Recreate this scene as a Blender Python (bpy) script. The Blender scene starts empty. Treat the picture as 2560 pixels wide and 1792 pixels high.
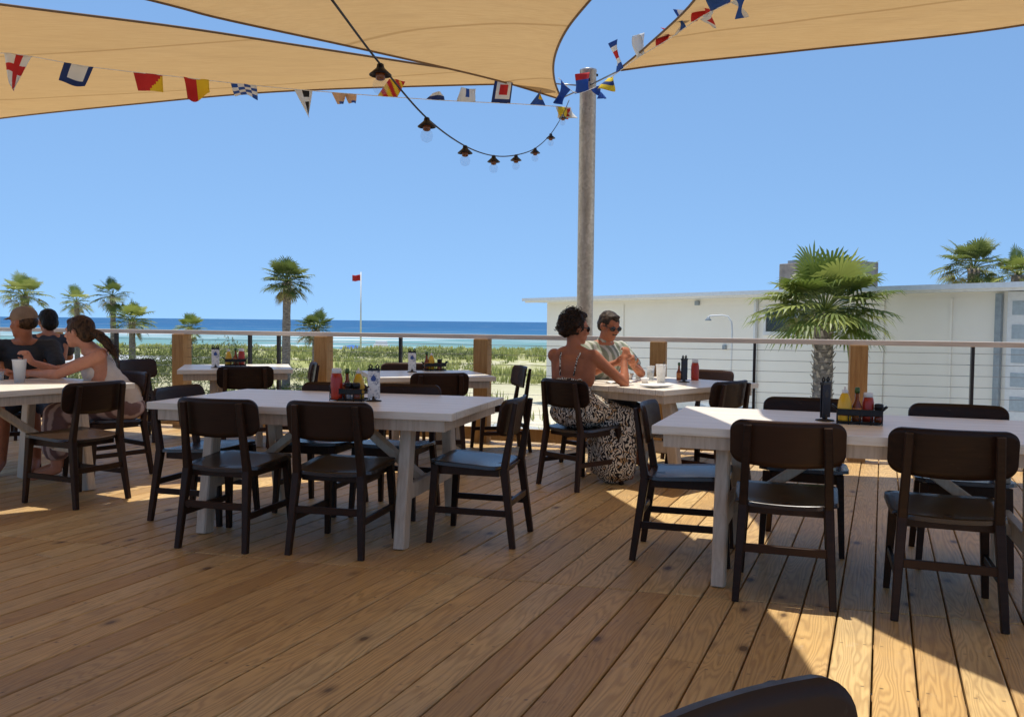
import bpy, bmesh, math, random
import numpy as np
from mathutils import Vector, Matrix, Quaternion, noise
random.seed(7)
R=math.radians
sc=bpy.context.scene
C=sc.collection
F,H,ROLL,HY=2150.0,1.22,0.0105,804.6      # focal length in photo pixels, eye height, roll, horizon row
PITCH=math.atan((896-HY)/F)

# ---------------------------------------------------------------- measuring helpers (photo pixel -> place)
def ray(x,y):
    u=x-1280; v=896-y; a=math.atan(ROLL); c,s=math.cos(a),math.sin(a)
    U=u*c-v*s; V=u*s+v*c
    return Vector((U, F*math.cos(PITCH)+V*math.sin(PITCH), V*math.cos(PITCH)-F*math.sin(PITCH)))
def at_z(x,y,z):
    r=ray(x,y); return Vector((0,0,H))+r*((z-H)/r.z)
def at_d(x,y,d):
    r=ray(x,y); return Vector((0,0,H))+r*(d/r.y)

# ---------------------------------------------------------------- materials
def lin(c):
    return tuple((v/12.92 if v<=.04045 else ((v+.055)/1.055)**2.4) for v in c)
def rgb(r,g,b): return lin((r/255,g/255,b/255))
class NT:
    def __init__(s,name):
        s.m=bpy.data.materials.new(name); s.m.use_nodes=True; s.t=s.m.node_tree; s.n=s.t.nodes; s.l=s.t.links
        s.b=s.n['Principled BSDF']; s.out=s.n['Material Output']
    def new(s,t,**k):
        n=s.n.new(t)
        for a,b in k.items(): setattr(n,a,b)
        return n
    def link(s,a,b): s.l.new(a,b)
    def coord(s,scale=(1,1,1),kind='Object'):
        tc=s.new('ShaderNodeTexCoord'); mp=s.new('ShaderNodeMapping'); mp.inputs['Scale'].default_value=scale
        s.link(tc.outputs[kind],mp.inputs['Vector']); return mp.outputs[0]
    def noise(s,vec,scale,detail=4,rough=.55,dist=0):
        n=s.new('ShaderNodeTexNoise'); n.inputs['Scale'].default_value=scale; n.inputs['Detail'].default_value=detail
        n.inputs['Roughness'].default_value=rough; n.inputs['Distortion'].default_value=dist
        s.link(vec,n.inputs['Vector']); return n.outputs['Fac']
    def ramp(s,fac,stops,interp='LINEAR'):
        r=s.new('ShaderNodeValToRGB'); e=r.color_ramp.elements; r.color_ramp.interpolation=interp
        while len(e)<len(stops): e.new(.5)
        for k,(p,c) in enumerate(stops):
            e[k].position=p; e[k].color=(*c,1) if len(c)==3 else c
        s.link(fac,r.inputs[0]); return r.outputs[0]
    def mix(s,fac,a,b,mode='MIX'):
        n=s.new('ShaderNodeMix',data_type='RGBA',blend_type=mode)
        for sock,v in ((n.inputs[0],fac),(n.inputs[6],a),(n.inputs[7],b)):
            if hasattr(v,'is_output'): s.link(v,sock)
            elif isinstance(v,(int,float)): sock.default_value=v
            else: sock.default_value=(*v,1)
        return n.outputs[2]
    def math(s,op,a,b=0,c=None):
        n=s.new('ShaderNodeMath',operation=op)
        for k,v in enumerate((a,b,c)):
            if v is None: continue
            if hasattr(v,'is_output'): s.link(v,n.inputs[k])
            else: n.inputs[k].default_value=v
        return n.outputs[0]
    def bump(s,h,strength=.3,dist=.01):
        b=s.new('ShaderNodeBump'); b.inputs['Strength'].default_value=strength; b.inputs['Distance'].default_value=dist
        s.link(h,b.inputs['Height']); s.link(b.outputs[0],s.b.inputs['Normal'])
def simple(name,col,rough=.6,metal=0,var=.12,scale=12,spec=.5,bump=0,stretch=(1,1,1)):
    t=NT(name); v=t.coord(stretch); f=t.noise(v,scale)
    a=tuple(c*(1-var) for c in col); b=tuple(min(1,c*(1+var)) for c in col)
    t.link(t.ramp(f,[(.3,a),(.7,b)]),t.b.inputs['Base Color'])
    t.b.inputs['Roughness'].default_value=rough; t.b.inputs['Metallic'].default_value=metal
    t.b.inputs['Specular IOR Level'].default_value=spec
    if bump: t.bump(f,bump,.005)
    return t.m
M={}
def mat_deck():
    t=NT('deck_boards')
    tc=t.new('ShaderNodeTexCoord'); sp=t.new('ShaderNodeSeparateXYZ'); t.link(tc.outputs['Object'],sp.inputs[0])
    at=t.new('ShaderNodeAttribute',attribute_name='rnd'); r=at.outputs['Fac']
    u,v=sp.outputs[1],sp.outputs[0]
    cb=t.new('ShaderNodeCombineXYZ')
    t.link(t.math('MULTIPLY_ADD',r,17.3,v),cb.inputs[0])
    t.link(t.math('MULTIPLY_ADD',u,.11,t.math('MULTIPLY',r,31.7)),cb.inputs[1])
    t.link(t.math('MULTIPLY',r,9.1),cb.inputs[2])
    big=t.noise(cb.outputs[0],5.5,3,.5,.4)
    # growth rings cut by the plank: contour lines of a smooth field stretched along the board
    rings=t.math('SINE',t.math('MULTIPLY',t.math('ADD',big,t.math('MULTIPLY',v,1.6)),150))
    rings=t.math('MULTIPLY_ADD',rings,.5,.5)
    fine=t.new('ShaderNodeCombineXYZ'); t.link(t.math('MULTIPLY',v,1),fine.inputs[0]); t.link(t.math('MULTIPLY_ADD',u,.02,r),fine.inputs[1])
    fib=t.noise(fine.outputs[0],150,4,.72)
    base=t.ramp(r,[(0,(.58,.35,.125)),(.35,(.80,.53,.215)),(.7,(.68,.43,.165)),(1,(.84,.60,.27))])
    c=t.mix(t.math('MULTIPLY',t.math('POWER',rings,1.6),.38),base,(.22,.105,.038))
    c=t.mix(t.math('MULTIPLY',fib,.52),c,(.23,.125,.05))
    # blotchy weathering / grey traffic dirt
    w=t.noise(tc.outputs['Object'],1.7,5,.6)
    c=t.mix(t.ramp(w,[(.45,(0,0,0)),(.72,(.36,.36,.36))]),c,(.20,.15,.10))
    sc2=t.noise(tc.outputs['Object'],9,6,.75); c=t.mix(t.ramp(sc2,[(.60,(0,)*3),(.68,(.30,)*3)]),c,(.62,.50,.34))
    # knots
    kv=t.new('ShaderNodeCombineXYZ'); t.link(t.math('MULTIPLY_ADD',r,3.7,t.math('MULTIPLY',v,1.0)),kv.inputs[0]); t.link(t.math('MULTIPLY_ADD',u,.55,t.math('MULTIPLY',r,11)),kv.inputs[1])
    vo=t.new('ShaderNodeTexVoronoi'); vo.inputs['Scale'].default_value=4.4; t.link(kv.outputs[0],vo.inputs['Vector'])
    nz=t.noise(tc.outputs['Object'],30,2)
    kd=t.math('MULTIPLY_ADD',nz,.03,vo.outputs['Distance'])
    w_=t.math('ADD',t.math('MULTIPLY',u,.988),t.math('MULTIPLY',v,-.156))
    dy_=t.math('MULTIPLY',t.math('ABSOLUTE',t.math('SUBTRACT',t.math('FRACT',t.math('MULTIPLY',w_,1/.41)),.5)),.41)
    dx_=t.math('MULTIPLY',t.math('ABSOLUTE',t.math('SUBTRACT',t.math('ABSOLUTE',t.math('SUBTRACT',t.math('FRACT',t.math('MULTIPLY',v,1/.1425)),.482)),.29)),.1425)
    scr=t.math('MULTIPLY',t.ramp(t.math('MAXIMUM',dx_,dy_),[(.0036,(.8,)*3),(.0050,(0,)*3)]),t.ramp(t.noise(tc.outputs['Object'],3.1,2),[(.38,(.1,)*3),(.6,(1,)*3)]))
    c=t.mix(scr,c,(.06,.045,.035))
    ck=t.new('ShaderNodeCombineXYZ'); t.link(t.math('MULTIPLY_ADD',r,5.3,t.math('MULTIPLY',v,26)),ck.inputs[0]); t.link(t.math('MULTIPLY_ADD',u,.8,t.math('MULTIPLY',r,7)),ck.inputs[1]); cn=t.noise(ck.outputs[0],1.6,5,.7); c=t.mix(t.ramp(t.math('ABSOLUTE',t.math('SUBTRACT',cn,.36)),[(.0,(.75,)*3),(.010,(0,)*3)]),c,(.09,.05,.025))
    gw=t.noise(t.coord((.5,.5,1)),2.3,4,.6); c=t.mix(t.ramp(gw,[(.5,(0,)*3),(.7,(.16,)*3)]),c,(.36,.31,.25))
    k=t.ramp(kd,[(.07,(1,1,1)),(.10,(.45,.45,.45)),(.18,(0,0,0))])
    c=t.mix(t.math('MULTIPLY',k,.85),c,(.07,.035,.015))
    t.link(c,t.b.inputs['Base Color'])
    t.link(t.ramp(fib,[(.3,(.42,)*3),(.8,(.62,)*3)]),t.b.inputs['Roughness'])
    t.b.inputs['Specular IOR Level'].default_value=.35
    t.bump(t.math('ADD',rings,t.math('MULTIPLY',fib,1.5)),.22,.002)
    return t.m
def mat_wood(name,a,b,rough=.45,scale=1,axis=0,spec=.4,varw=.5,worn=False):
    t=NT(name); s=[10*scale]*3; s[axis]=.9*scale
    v=t.coord(tuple(s)); n=t.noise(v,5,5,.6,.5)
    n2=t.noise(t.coord((1,1,1)),3.2,3)
    c=t.ramp(n,[(.32,a),(.5,tuple((x+y)/2 for x,y in zip(a,b))),(.7,b)])
    c=t.mix(t.math('MULTIPLY',n2,varw),c,a)
    if worn:
        oi=t.new('ShaderNodeObjectInfo'); c=t.mix(t.math('MULTIPLY',oi.outputs['Random'],.6),c,tuple(x*1.7 for x in b))
        ge=t.new('ShaderNodeNewGeometry'); wn=t.noise(t.coord(),24,5,.7); sc_=t.noise(t.coord((3,30,3)),6,4,.7)
        e_=t.math('MULTIPLY',t.ramp(ge.outputs['Pointiness'],[(.52,(0,)*3),(.60,(1,)*3)]),t.ramp(wn,[(.4,(0,)*3),(.65,(1,)*3)]))
        c=t.mix(t.math('MULTIPLY',e_,.5),c,(.10,.055,.03)); c=t.mix(t.ramp(sc_,[(.66,(0,)*3),(.72,(.35,)*3)]),c,(.09,.06,.04))
        t.link(t.math('MULTIPLY_ADD',wn,.35,rough-.17),t.b.inputs['Roughness'])
    else: t.b.inputs['Roughness'].default_value=rough
    t.link(c,t.b.inputs['Base Color']); t.b.inputs['Specular IOR Level'].default_value=spec
    t.bump(n,.12,.002); return t.m
def mat_top():
    # white-washed plank top: boards run along local x
    t=NT('whitewashed_planks'); tc=t.new('ShaderNodeTexCoord'); sp=t.new('ShaderNodeSeparateXYZ'); t.link(tc.outputs['Object'],sp.inputs[0])
    pl=t.math('FLOOR',t.math('MULTIPLY',sp.outputs[1],1/.145))
    fr=t.math('FRACT',t.math('MULTIPLY',sp.outputs[1],1/.145))
    wn=t.new('ShaderNodeTexWhiteNoise',noise_dimensions='1D'); t.link(pl,wn.inputs['W'])
    v=t.coord((.8,14,14)); n=t.noise(v,5,5,.6,.4)
    c=t.ramp(n,[(.3,(.76,.66,.50)),(.55,(.90,.82,.68)),(.75,(.92,.86,.74))])
    c=t.mix(t.math('MULTIPLY',wn.outputs[0],.35),c,(.76,.67,.55))
    gap=t.ramp(t.math('ABSOLUTE',t.math('SUBTRACT',fr,.5)),[(.478,(0,0,0)),(.492,(1,1,1))])
    c=t.mix(t.math('MULTIPLY',gap,.6),c,(.22,.17,.12))
    t.link(c,t.b.inputs['Base Color']); t.b.inputs['Roughness'].default_value=.34; t.b.inputs['Specular IOR Level'].default_value=.65
    t.bump(n,.1,.002); return t.m
def mat_sail():
    t=NT('shade_fabric'); v=t.coord((1,1,1))
    n=t.noise(t.coord((1.4,22,22)),3,5,.65,.3); n2=t.noise(v,.8,3)
    c=t.ramp(n,[(.3,(.54,.345,.155)),(.7,(.63,.42,.20))]); c=t.mix(t.math('MULTIPLY',n2,.45),c,(.46,.27,.095)); so_=t.new('ShaderNodeSeparateXYZ'); tc_=t.new('ShaderNodeTexCoord'); t.link(tc_.outputs['Object'],so_.inputs[0]); fr_=t.math('FRACT',t.math('MULTIPLY',t.math('ADD',so_.outputs[1],t.math('MULTIPLY',so_.outputs[0],.25)),1/1.45)); c=t.mix(t.ramp(t.math('ABSOLUTE',t.math('SUBTRACT',fr_,.5)),[(.0,(.55,)*3),(.011,(.45,)*3),(.014,(0,)*3)]),c,(.30,.17,.06)); blot=t.noise(t.coord((.5,2.5,1)),2.2,5,.7); c=t.mix(t.ramp(blot,[(.5,(0,)*3),(.75,(.25,)*3)]),c,(.36,.22,.10))
    d=t.new('ShaderNodeBsdfDiffuse'); tr=t.new('ShaderNodeBsdfTranslucent'); mx=t.new('ShaderNodeMixShader')
    t.link(c,d.inputs[0]); t.link(c,tr.inputs[0]); mx.inputs[0].default_value=.40
    t.link(d.outputs[0],mx.inputs[1]); t.link(tr.outputs[0],mx.inputs[2]); t.link(mx.outputs[0],t.out.inputs[0])
    return t.m
def mat_leaf(name,c1,c2,tr=.35):
    t=NT(name); n=t.noise(t.coord(),3.5,3); oi=t.new('ShaderNodeAttribute',attribute_name='rnd')
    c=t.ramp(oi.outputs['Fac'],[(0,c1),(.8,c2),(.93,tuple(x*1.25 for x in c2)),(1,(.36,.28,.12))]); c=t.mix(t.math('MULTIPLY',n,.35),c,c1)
    t.link(c,t.b.inputs['Base Color']); t.b.inputs['Roughness'].default_value=.45
    tl=t.new('ShaderNodeBsdfTranslucent'); t.link(c,tl.inputs[0]); mx=t.new('ShaderNodeMixShader'); mx.inputs[0].default_value=tr
    t.link(t.b.outputs[0],mx.inputs[1]); t.link(tl.outputs[0],mx.inputs[2]); t.link(mx.outputs[0],t.out.inputs[0]); return t.m
def mat_fabric(name,col,tr=.3):
    t=NT(name); n=t.noise(t.coord(),40,2); c=t.mix(t.math('MULTIPLY',n,.15),col,tuple(x*.7 for x in col))
    t.link(c,t.b.inputs['Base Color']); t.b.inputs['Roughness'].default_value=.8
    tl=t.new('ShaderNodeBsdfTranslucent'); t.link(c,tl.inputs[0]); mx=t.new('ShaderNodeMixShader'); mx.inputs[0].default_value=tr
    t.link(t.b.outputs[0],mx.inputs[1]); t.link(tl.outputs[0],mx.inputs[2]); t.link(mx.outputs[0],t.out.inputs[0]); return t.m
def mat_skin(name,col):
    t=NT(name); n=t.noise(t.coord(),9,4); 
    c=t.ramp(n,[(.3,tuple(x*.82 for x in col)),(.7,tuple(min(1,x*1.12) for x in col))])
    t.link(c,t.b.inputs['Base Color']); t.b.inputs['Roughness'].default_value=.6; t.b.inputs['Specular IOR Level'].default_value=.3; t.bump(t.noise(t.coord(),160,3),.12,.002)
    f2=t.noise(t.coord(),70,3); t.link(t.mix(t.ramp(f2,[(.58,(0,)*3),(.7,(.35,)*3)]),c,tuple(x*.6 for x in col)),t.b.inputs['Base Color'])
    t.b.inputs['Subsurface Weight'].default_value=.08; t.b.inputs['Subsurface Radius'].default_value=(.02,.008,.004); return t.m
def mat_dress():
    t=NT('printed_cotton'); v=t.coord(); n=t.noise(v,11,2,.5,2.5)
    w=t.new('ShaderNodeTexWave',wave_type='BANDS'); w.inputs['Scale'].default_value=13; w.inputs['Distortion'].default_value=16; w.inputs['Detail'].default_value=1.5; w.inputs['Detail Scale'].default_value=1.6
    t.link(v,w.inputs['Vector'])
    c=t.ramp(w.outputs['Fac'],[(.42,(.015,.015,.018)),(.52,(.72,.66,.55))])
    c=t.mix(t.ramp(n,[(.55,(0,0,0)),(.62,(1,1,1))]),c,t.ramp(w.outputs['Fac'],[(.4,(.02,.02,.02)),(.6,(.45,.28,.13))]))
    t.link(c,t.b.inputs['Base Color']); t.b.inputs['Roughness'].default_value=.85; return t.m
def mat_plaid(name,c1,c2):
    t=NT(name); sp=t.new('ShaderNodeSeparateXYZ'); tc=t.new('ShaderNodeTexCoord'); t.link(tc.outputs['Object'],sp.inputs[0])
    s1=t.math('SINE',t.math('MULTIPLY',t.math('ADD',sp.outputs[0],t.math('MULTIPLY',sp.outputs[1],.6)),95))
    c=t.ramp(t.math('MULTIPLY_ADD',s1,.5,.5),[(.35,c1),(.75,c2)]); t.link(c,t.b.inputs['Base Color']); t.b.inputs['Roughness'].default_value=.85; return t.m
def mat_hair(name,a,b):
    t=NT(name); n=t.noise(t.coord((1,1,.35)),38,4,.6,1.2); t.link(t.ramp(n,[(.35,a),(.65,b)]),t.b.inputs['Base Color'])
    t.b.inputs['Roughness'].default_value=.55; t.b.inputs['Specular IOR Level'].default_value=.18; t.bump(n,.5,.008); return t.m
def mat_glass(name,col=(1,1,1),rough=.02,alpha=.3):
    t=NT(name); g=t.new('ShaderNodeBsdfTransparent'); g.inputs[0].default_value=(*col,1)
    mx=t.new('ShaderNodeMixShader'); mx.inputs[0].default_value=alpha; t.b.inputs['Base Color'].default_value=(*[c*.8 for c in col],1); t.b.inputs['Roughness'].default_value=rough
    t.link(g.outputs[0],mx.inputs[1]); t.link(t.b.outputs[0],mx.inputs[2]); t.link(mx.outputs[0],t.out.inputs[0]); return t.m
def mat_ground():
    t=NT('sand_and_dune_cover'); tc=t.new('ShaderNodeTexCoord'); o=tc.outputs['Object']
    n=t.noise(o,.22,6,.65); n2=t.noise(o,1.6,5,.65); n3=t.noise(o,14,3)
    sp=t.new('ShaderNodeSeparateXYZ'); t.link(o,sp.inputs[0])
    sand=t.ramp(n2,[(.3,(.58,.51,.38)),(.7,(.74,.68,.55))])
    green=t.ramp(n3,[(.3,(.24,.26,.08)),(.7,(.44,.42,.17))])
    m=t.math('MULTIPLY_ADD',n2,.5,n)
    f=t.ramp(m,[(.58,(0,0,0)),(.74,(1,1,1))])
    # bare beach begins beyond the dune
    far=t.new('ShaderNodeMapRange'); far.inputs[1].default_value=84; far.inputs[2].default_value=96; far.inputs[3].default_value=1; far.inputs[4].default_value=0
    t.link(sp.outputs[1],far.inputs[0])
    nf_=t.new('ShaderNodeMapRange'); nf_.inputs[1].default_value=28; nf_.inputs[2].default_value=46; nf_.inputs[3].default_value=.12; nf_.inputs[4].default_value=1; t.link(sp.outputs[1],nf_.inputs[0]); f=t.math('MULTIPLY',f,nf_.outputs[0])
    rt=t.new('ShaderNodeMapRange'); rt.inputs[1].default_value=0; rt.inputs[2].default_value=5; rt.inputs[3].default_value=1; rt.inputs[4].default_value=.1; t.link(t.math('SUBTRACT',sp.outputs[0],t.math('MULTIPLY',sp.outputs[1],.04)),rt.inputs[0])
    f=t.math('MULTIPLY',t.math('MULTIPLY',f,far.outputs[0]),rt.outputs[0])
    t.link(t.mix(f,sand,green),t.b.inputs['Base Color']); t.b.inputs['Roughness'].default_value=.95; t.b.inputs['Specular IOR Level'].default_value=.1
    t.bump(n3,.5,.05); return t.m
def mat_sea():
    t=NT('sea_water'); tc=t.new('ShaderNodeTexCoord'); o=tc.outputs['Object']; sp=t.new('ShaderNodeSeparateXYZ'); t.link(o,sp.inputs[0])
    y=t.math('MULTIPLY_ADD',t.noise(t.coord((.004,.02,1)),1,3),60,sp.outputs[1])
    mr=t.new('ShaderNodeMapRange'); mr.inputs[1].default_value=150; mr.inputs[2].default_value=950; t.link(y,mr.inputs[0])
    c=t.ramp(mr.outputs[0],[(0,(.26,.36,.28)),(.10,(.19,.33,.29)),(.28,(.12,.26,.27)),(.40,(.028,.13,.25)),(.6,(.020,.11,.25)),(1,(.016,.095,.23))])
    st=t.noise(t.coord((.012,.09,1)),1,5,.7); c=t.mix(t.ramp(st,[(.4,(0,0,0)),(.7,(.4,.4,.4))]),c,(.02,.13,.22))
    # breakers: long thin foam crests parallel to the shore
    fo=t.noise(t.coord((.011,.085,1)),1,6,.62)
    m1=t.ramp(mr.outputs[0],[(.0,(1,)*3),(.05,(.2,)*3),(.15,(.35,)*3),(.23,(.9,)*3),(.33,(.85,)*3),(.40,(0,)*3)])
    f=t.ramp(t.math('MULTIPLY_ADD',m1,.14,fo),[(.62,(0,)*3),(.70,(1,)*3)])
    c=t.mix(f,c,(.8,.82,.82)); t.link(c,t.b.inputs['Base Color'])
    t.b.inputs['Roughness'].default_value=.55; t.b.inputs['Specular IOR Level'].default_value=.12
    return t.m
def mat_siding():
    t=NT('painted_lap_siding'); tc=t.new('ShaderNodeTexCoord'); sp=t.new('ShaderNodeSeparateXYZ'); t.link(tc.outputs['Object'],sp.inputs[0])
    n=t.noise(tc.outputs['Object'],.9,5,.6); c=t.ramp(n,[(.3,(.88,.82,.71)),(.7,(.92,.87,.76))])
    t.link(c,t.b.inputs['Base Color']); t.b.inputs['Roughness'].default_value=.7; return t.m
def mat_galv():
    t=NT('galvanised_steel'); v=t.coord((1,1,.25)); n=t.noise(v,9,5,.65,.6); vo=t.new('ShaderNodeTexVoronoi'); vo.inputs['Scale'].default_value=40; t.link(t.coord(),vo.inputs['Vector'])
    c=t.ramp(n,[(.3,(.30,.28,.27)),(.55,(.42,.42,.43)),(.75,(.56,.57,.60))]); bw=t.new('ShaderNodeRGBToBW'); t.link(vo.outputs['Color'],bw.inputs[0]); c=t.mix(.18,c,bw.outputs[0])
    t.link(c,t.b.inputs['Base Color']); t.b.inputs['Metallic'].default_value=.4; t.b.inputs['Roughness'].default_value=.38; return t.m
def mat_bark(name,a,b):
    t=NT(name); n=t.noise(t.coord((1,1,2.2)),8,5,.7,.5); t.link(t.ramp(n,[(.35,a),(.65,b)]),t.b.inputs['Base Color']); t.b.inputs['Roughness'].default_value=.9; t.bump(n,.9,.04); return t.m
def mat_paper():
    t=NT('printed_menu_paper'); vo=t.noise(t.coord((1,1,1)),70,2,.5); 
    c=t.ramp(vo,[(.36,(.30,.32,.38)),(.46,(.80,.80,.78))]); t.link(c,t.b.inputs['Base Color']); t.b.inputs['Roughness'].default_value=.6; return t.m
M['deck']=mat_deck(); M['top']=mat_top(); M['sail']=mat_sail()
M['tan_wood']=mat_wood('whitewashed_frame_wood',(.52,.41,.29),(.74,.63,.49),.55,1,2)
M['chair']=mat_wood('espresso_stained_wood',(.012,.005,.0025),(.034,.015,.007),.42,1,0,.22,worn=True)
M['chair_seat']=mat_wood('espresso_seat_wood',(.014,.006,.003),(.042,.020,.010),.27,1,0,.75)
M['post']=mat_wood('treated_pine_post',(.32,.17,.06),(.50,.30,.12),.65,1,2,.3)
M['rail']=mat_wood('weathered_rail_cap',(.56,.48,.41),(.74,.68,.61),.5,1,0,.4)
M['siding']=mat_siding(); M['galv']=mat_galv(); M['ground']=mat_ground(); M['sea']=mat_sea()
M['steel']=simple('dark_bronze_steel',(.035,.03,.028),.45,.5); M['cable']=simple('stainless_cable',(.30,.30,.30),.35,.9)
M['black']=simple('black_powder_coat',(.012,.011,.011),.4,.3); M['rope']=simple('white_cord',(.75,.73,.68),.8)
M['cord']=simple('black_cord',(.03,.026,.024),.6); M['white']=simple('white_paint',(.74,.74,.72),.5,var=.06); M['roof']=simple('grey_roof_metal',(.30,.34,.36),.5,.2)
M['hem']=simple('sail_hem_webbing',(.17,.10,.05),.8); M['path']=simple('concrete_path',(.48,.49,.48),.85,scale=3)
M['brown']=simple('weathered_chimney',(.36,.28,.22),.85,scale=5,var=.3)
M['amber']=simple('amber_socket',(.22,.07,.02),.35); M['bulb']=mat_glass('clear_bulb_glass',(.95,.96,.97),.03,.07)
M['glass']=mat_glass('clear_glass',(.92,.94,.95),.05,.30); M['frost']=mat_glass('frosted_plastic',(.93,.94,.95),.35,.62)
M['pane']=simple('dark_window_glass',(.03,.035,.04),.08,.1); M['bluepane']=simple('pale_frosted_pane',(.38,.44,.47),.3,0)
M['frond']=mat_leaf('sabal_frond',(.13,.18,.03),(.42,.44,.11)); M['frond_dark']=mat_leaf('dark_frond',(.08,.12,.028),(.24,.27,.07)); M['frond_pale']=mat_leaf('pale_frond',(.20,.25,.05),(.44,.45,.14))
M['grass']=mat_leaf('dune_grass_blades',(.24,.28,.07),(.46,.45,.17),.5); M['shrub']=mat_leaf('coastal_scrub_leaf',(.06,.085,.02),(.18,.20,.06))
M['bark']=mat_bark('palm_bark',(.11,.085,.065),(.32,.27,.22)); M['boot']=simple('cut_frond_boots',(.36,.30,.23),.9,var=.35,scale=9)
M['paper']=mat_paper(); M['skin1']=mat_skin('tanned_skin',(.40,.145,.070)); M['skin2']=mat_skin('fair_skin',(.55,.24,.14)); M['skin3']=mat_skin('light_skin',(.50,.21,.12))
M['dress']=mat_dress(); M['shirt_green']=mat_plaid('striped_sage_shirt',(.22,.24,.17),(.50,.50,.42)); M['shirt_dark']=simple('charcoal_jersey',(.02,.021,.024),.85)
M['tank']=simple('cream_tank_fabric',(.62,.54,.46),.85,scale=6); M['skirt']=mat_plaid('striped_rose_cotton',(.18,.10,.09),(.50,.36,.31)); M['shorts']=simple('navy_shorts',(.03,.035,.05),.85)
M['hair_dark']=mat_hair('dark_curly_hair',(.007,.004,.003),(.04,.021,.012)); M['hair_brown']=mat_hair('brown_hair',(.016,.008,.004),(.085,.042,.018)); M['hair_grey']=mat_hair('greying_hair',(.012,.008,.005),(.085,.058,.038)); M['hair_black']=mat_hair('black_hair',(.004,.004,.004),(.02,.015,.012))
M['cap']=simple('brown_cap_cloth',(.23,.145,.085),.85,var=.25,scale=7); M['mustard']=simple('mustard',(.75,.43,.02),.3,var=.04); M['ketchup']=simple('ketchup_red',(.42,.03,.012),.3); M['red']=mat_fabric('red_cloth',(.62,.03,.03)); M['navy']=mat_fabric('navy_cloth',(.02,.05,.20)); M['blue']=mat_fabric('blue_cloth',(.03,.11,.42))
M['wcloth']=mat_fabric('white_cloth',(.82,.82,.80)); M['yellow']=mat_fabric('yellow_cloth',(.85,.62,.03)); M['kcloth']=mat_fabric('black_cloth',(.02,.02,.02)); M['peach']=mat_fabric('peach_cloth',(.75,.50,.30))
M['hot']=simple('hot_sauce_glass',(.22,.05,.015),.15); M['olive']=simple('green_cap',(.04,.10,.02),.4); M['sugar']=simple('sugar_packets',(.72,.62,.56),.7,scale=60,var=.3); M['label']=simple('red_label',(.5,.05,.03),.5); M['amberlabel']=simple('orange_label',(.55,.22,.07),.5,scale=60,var=.4)
M['plate']=simple('white_paper_food_tray',(.80,.80,.79),.5); M['bluebrand']=simple('blue_print',(.04,.09,.30),.6)
M['lens']=simple('dark_lens',(.012,.012,.014),.1); M['lips']=simple('lip_skin',(.33,.09,.06),.5); M['shoe']=simple('leather_sandal',(.08,.05,.03),.6); M['beachblue']=mat_fabric('beach_umbrella_cloth',(.08,.22,.60))

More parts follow.
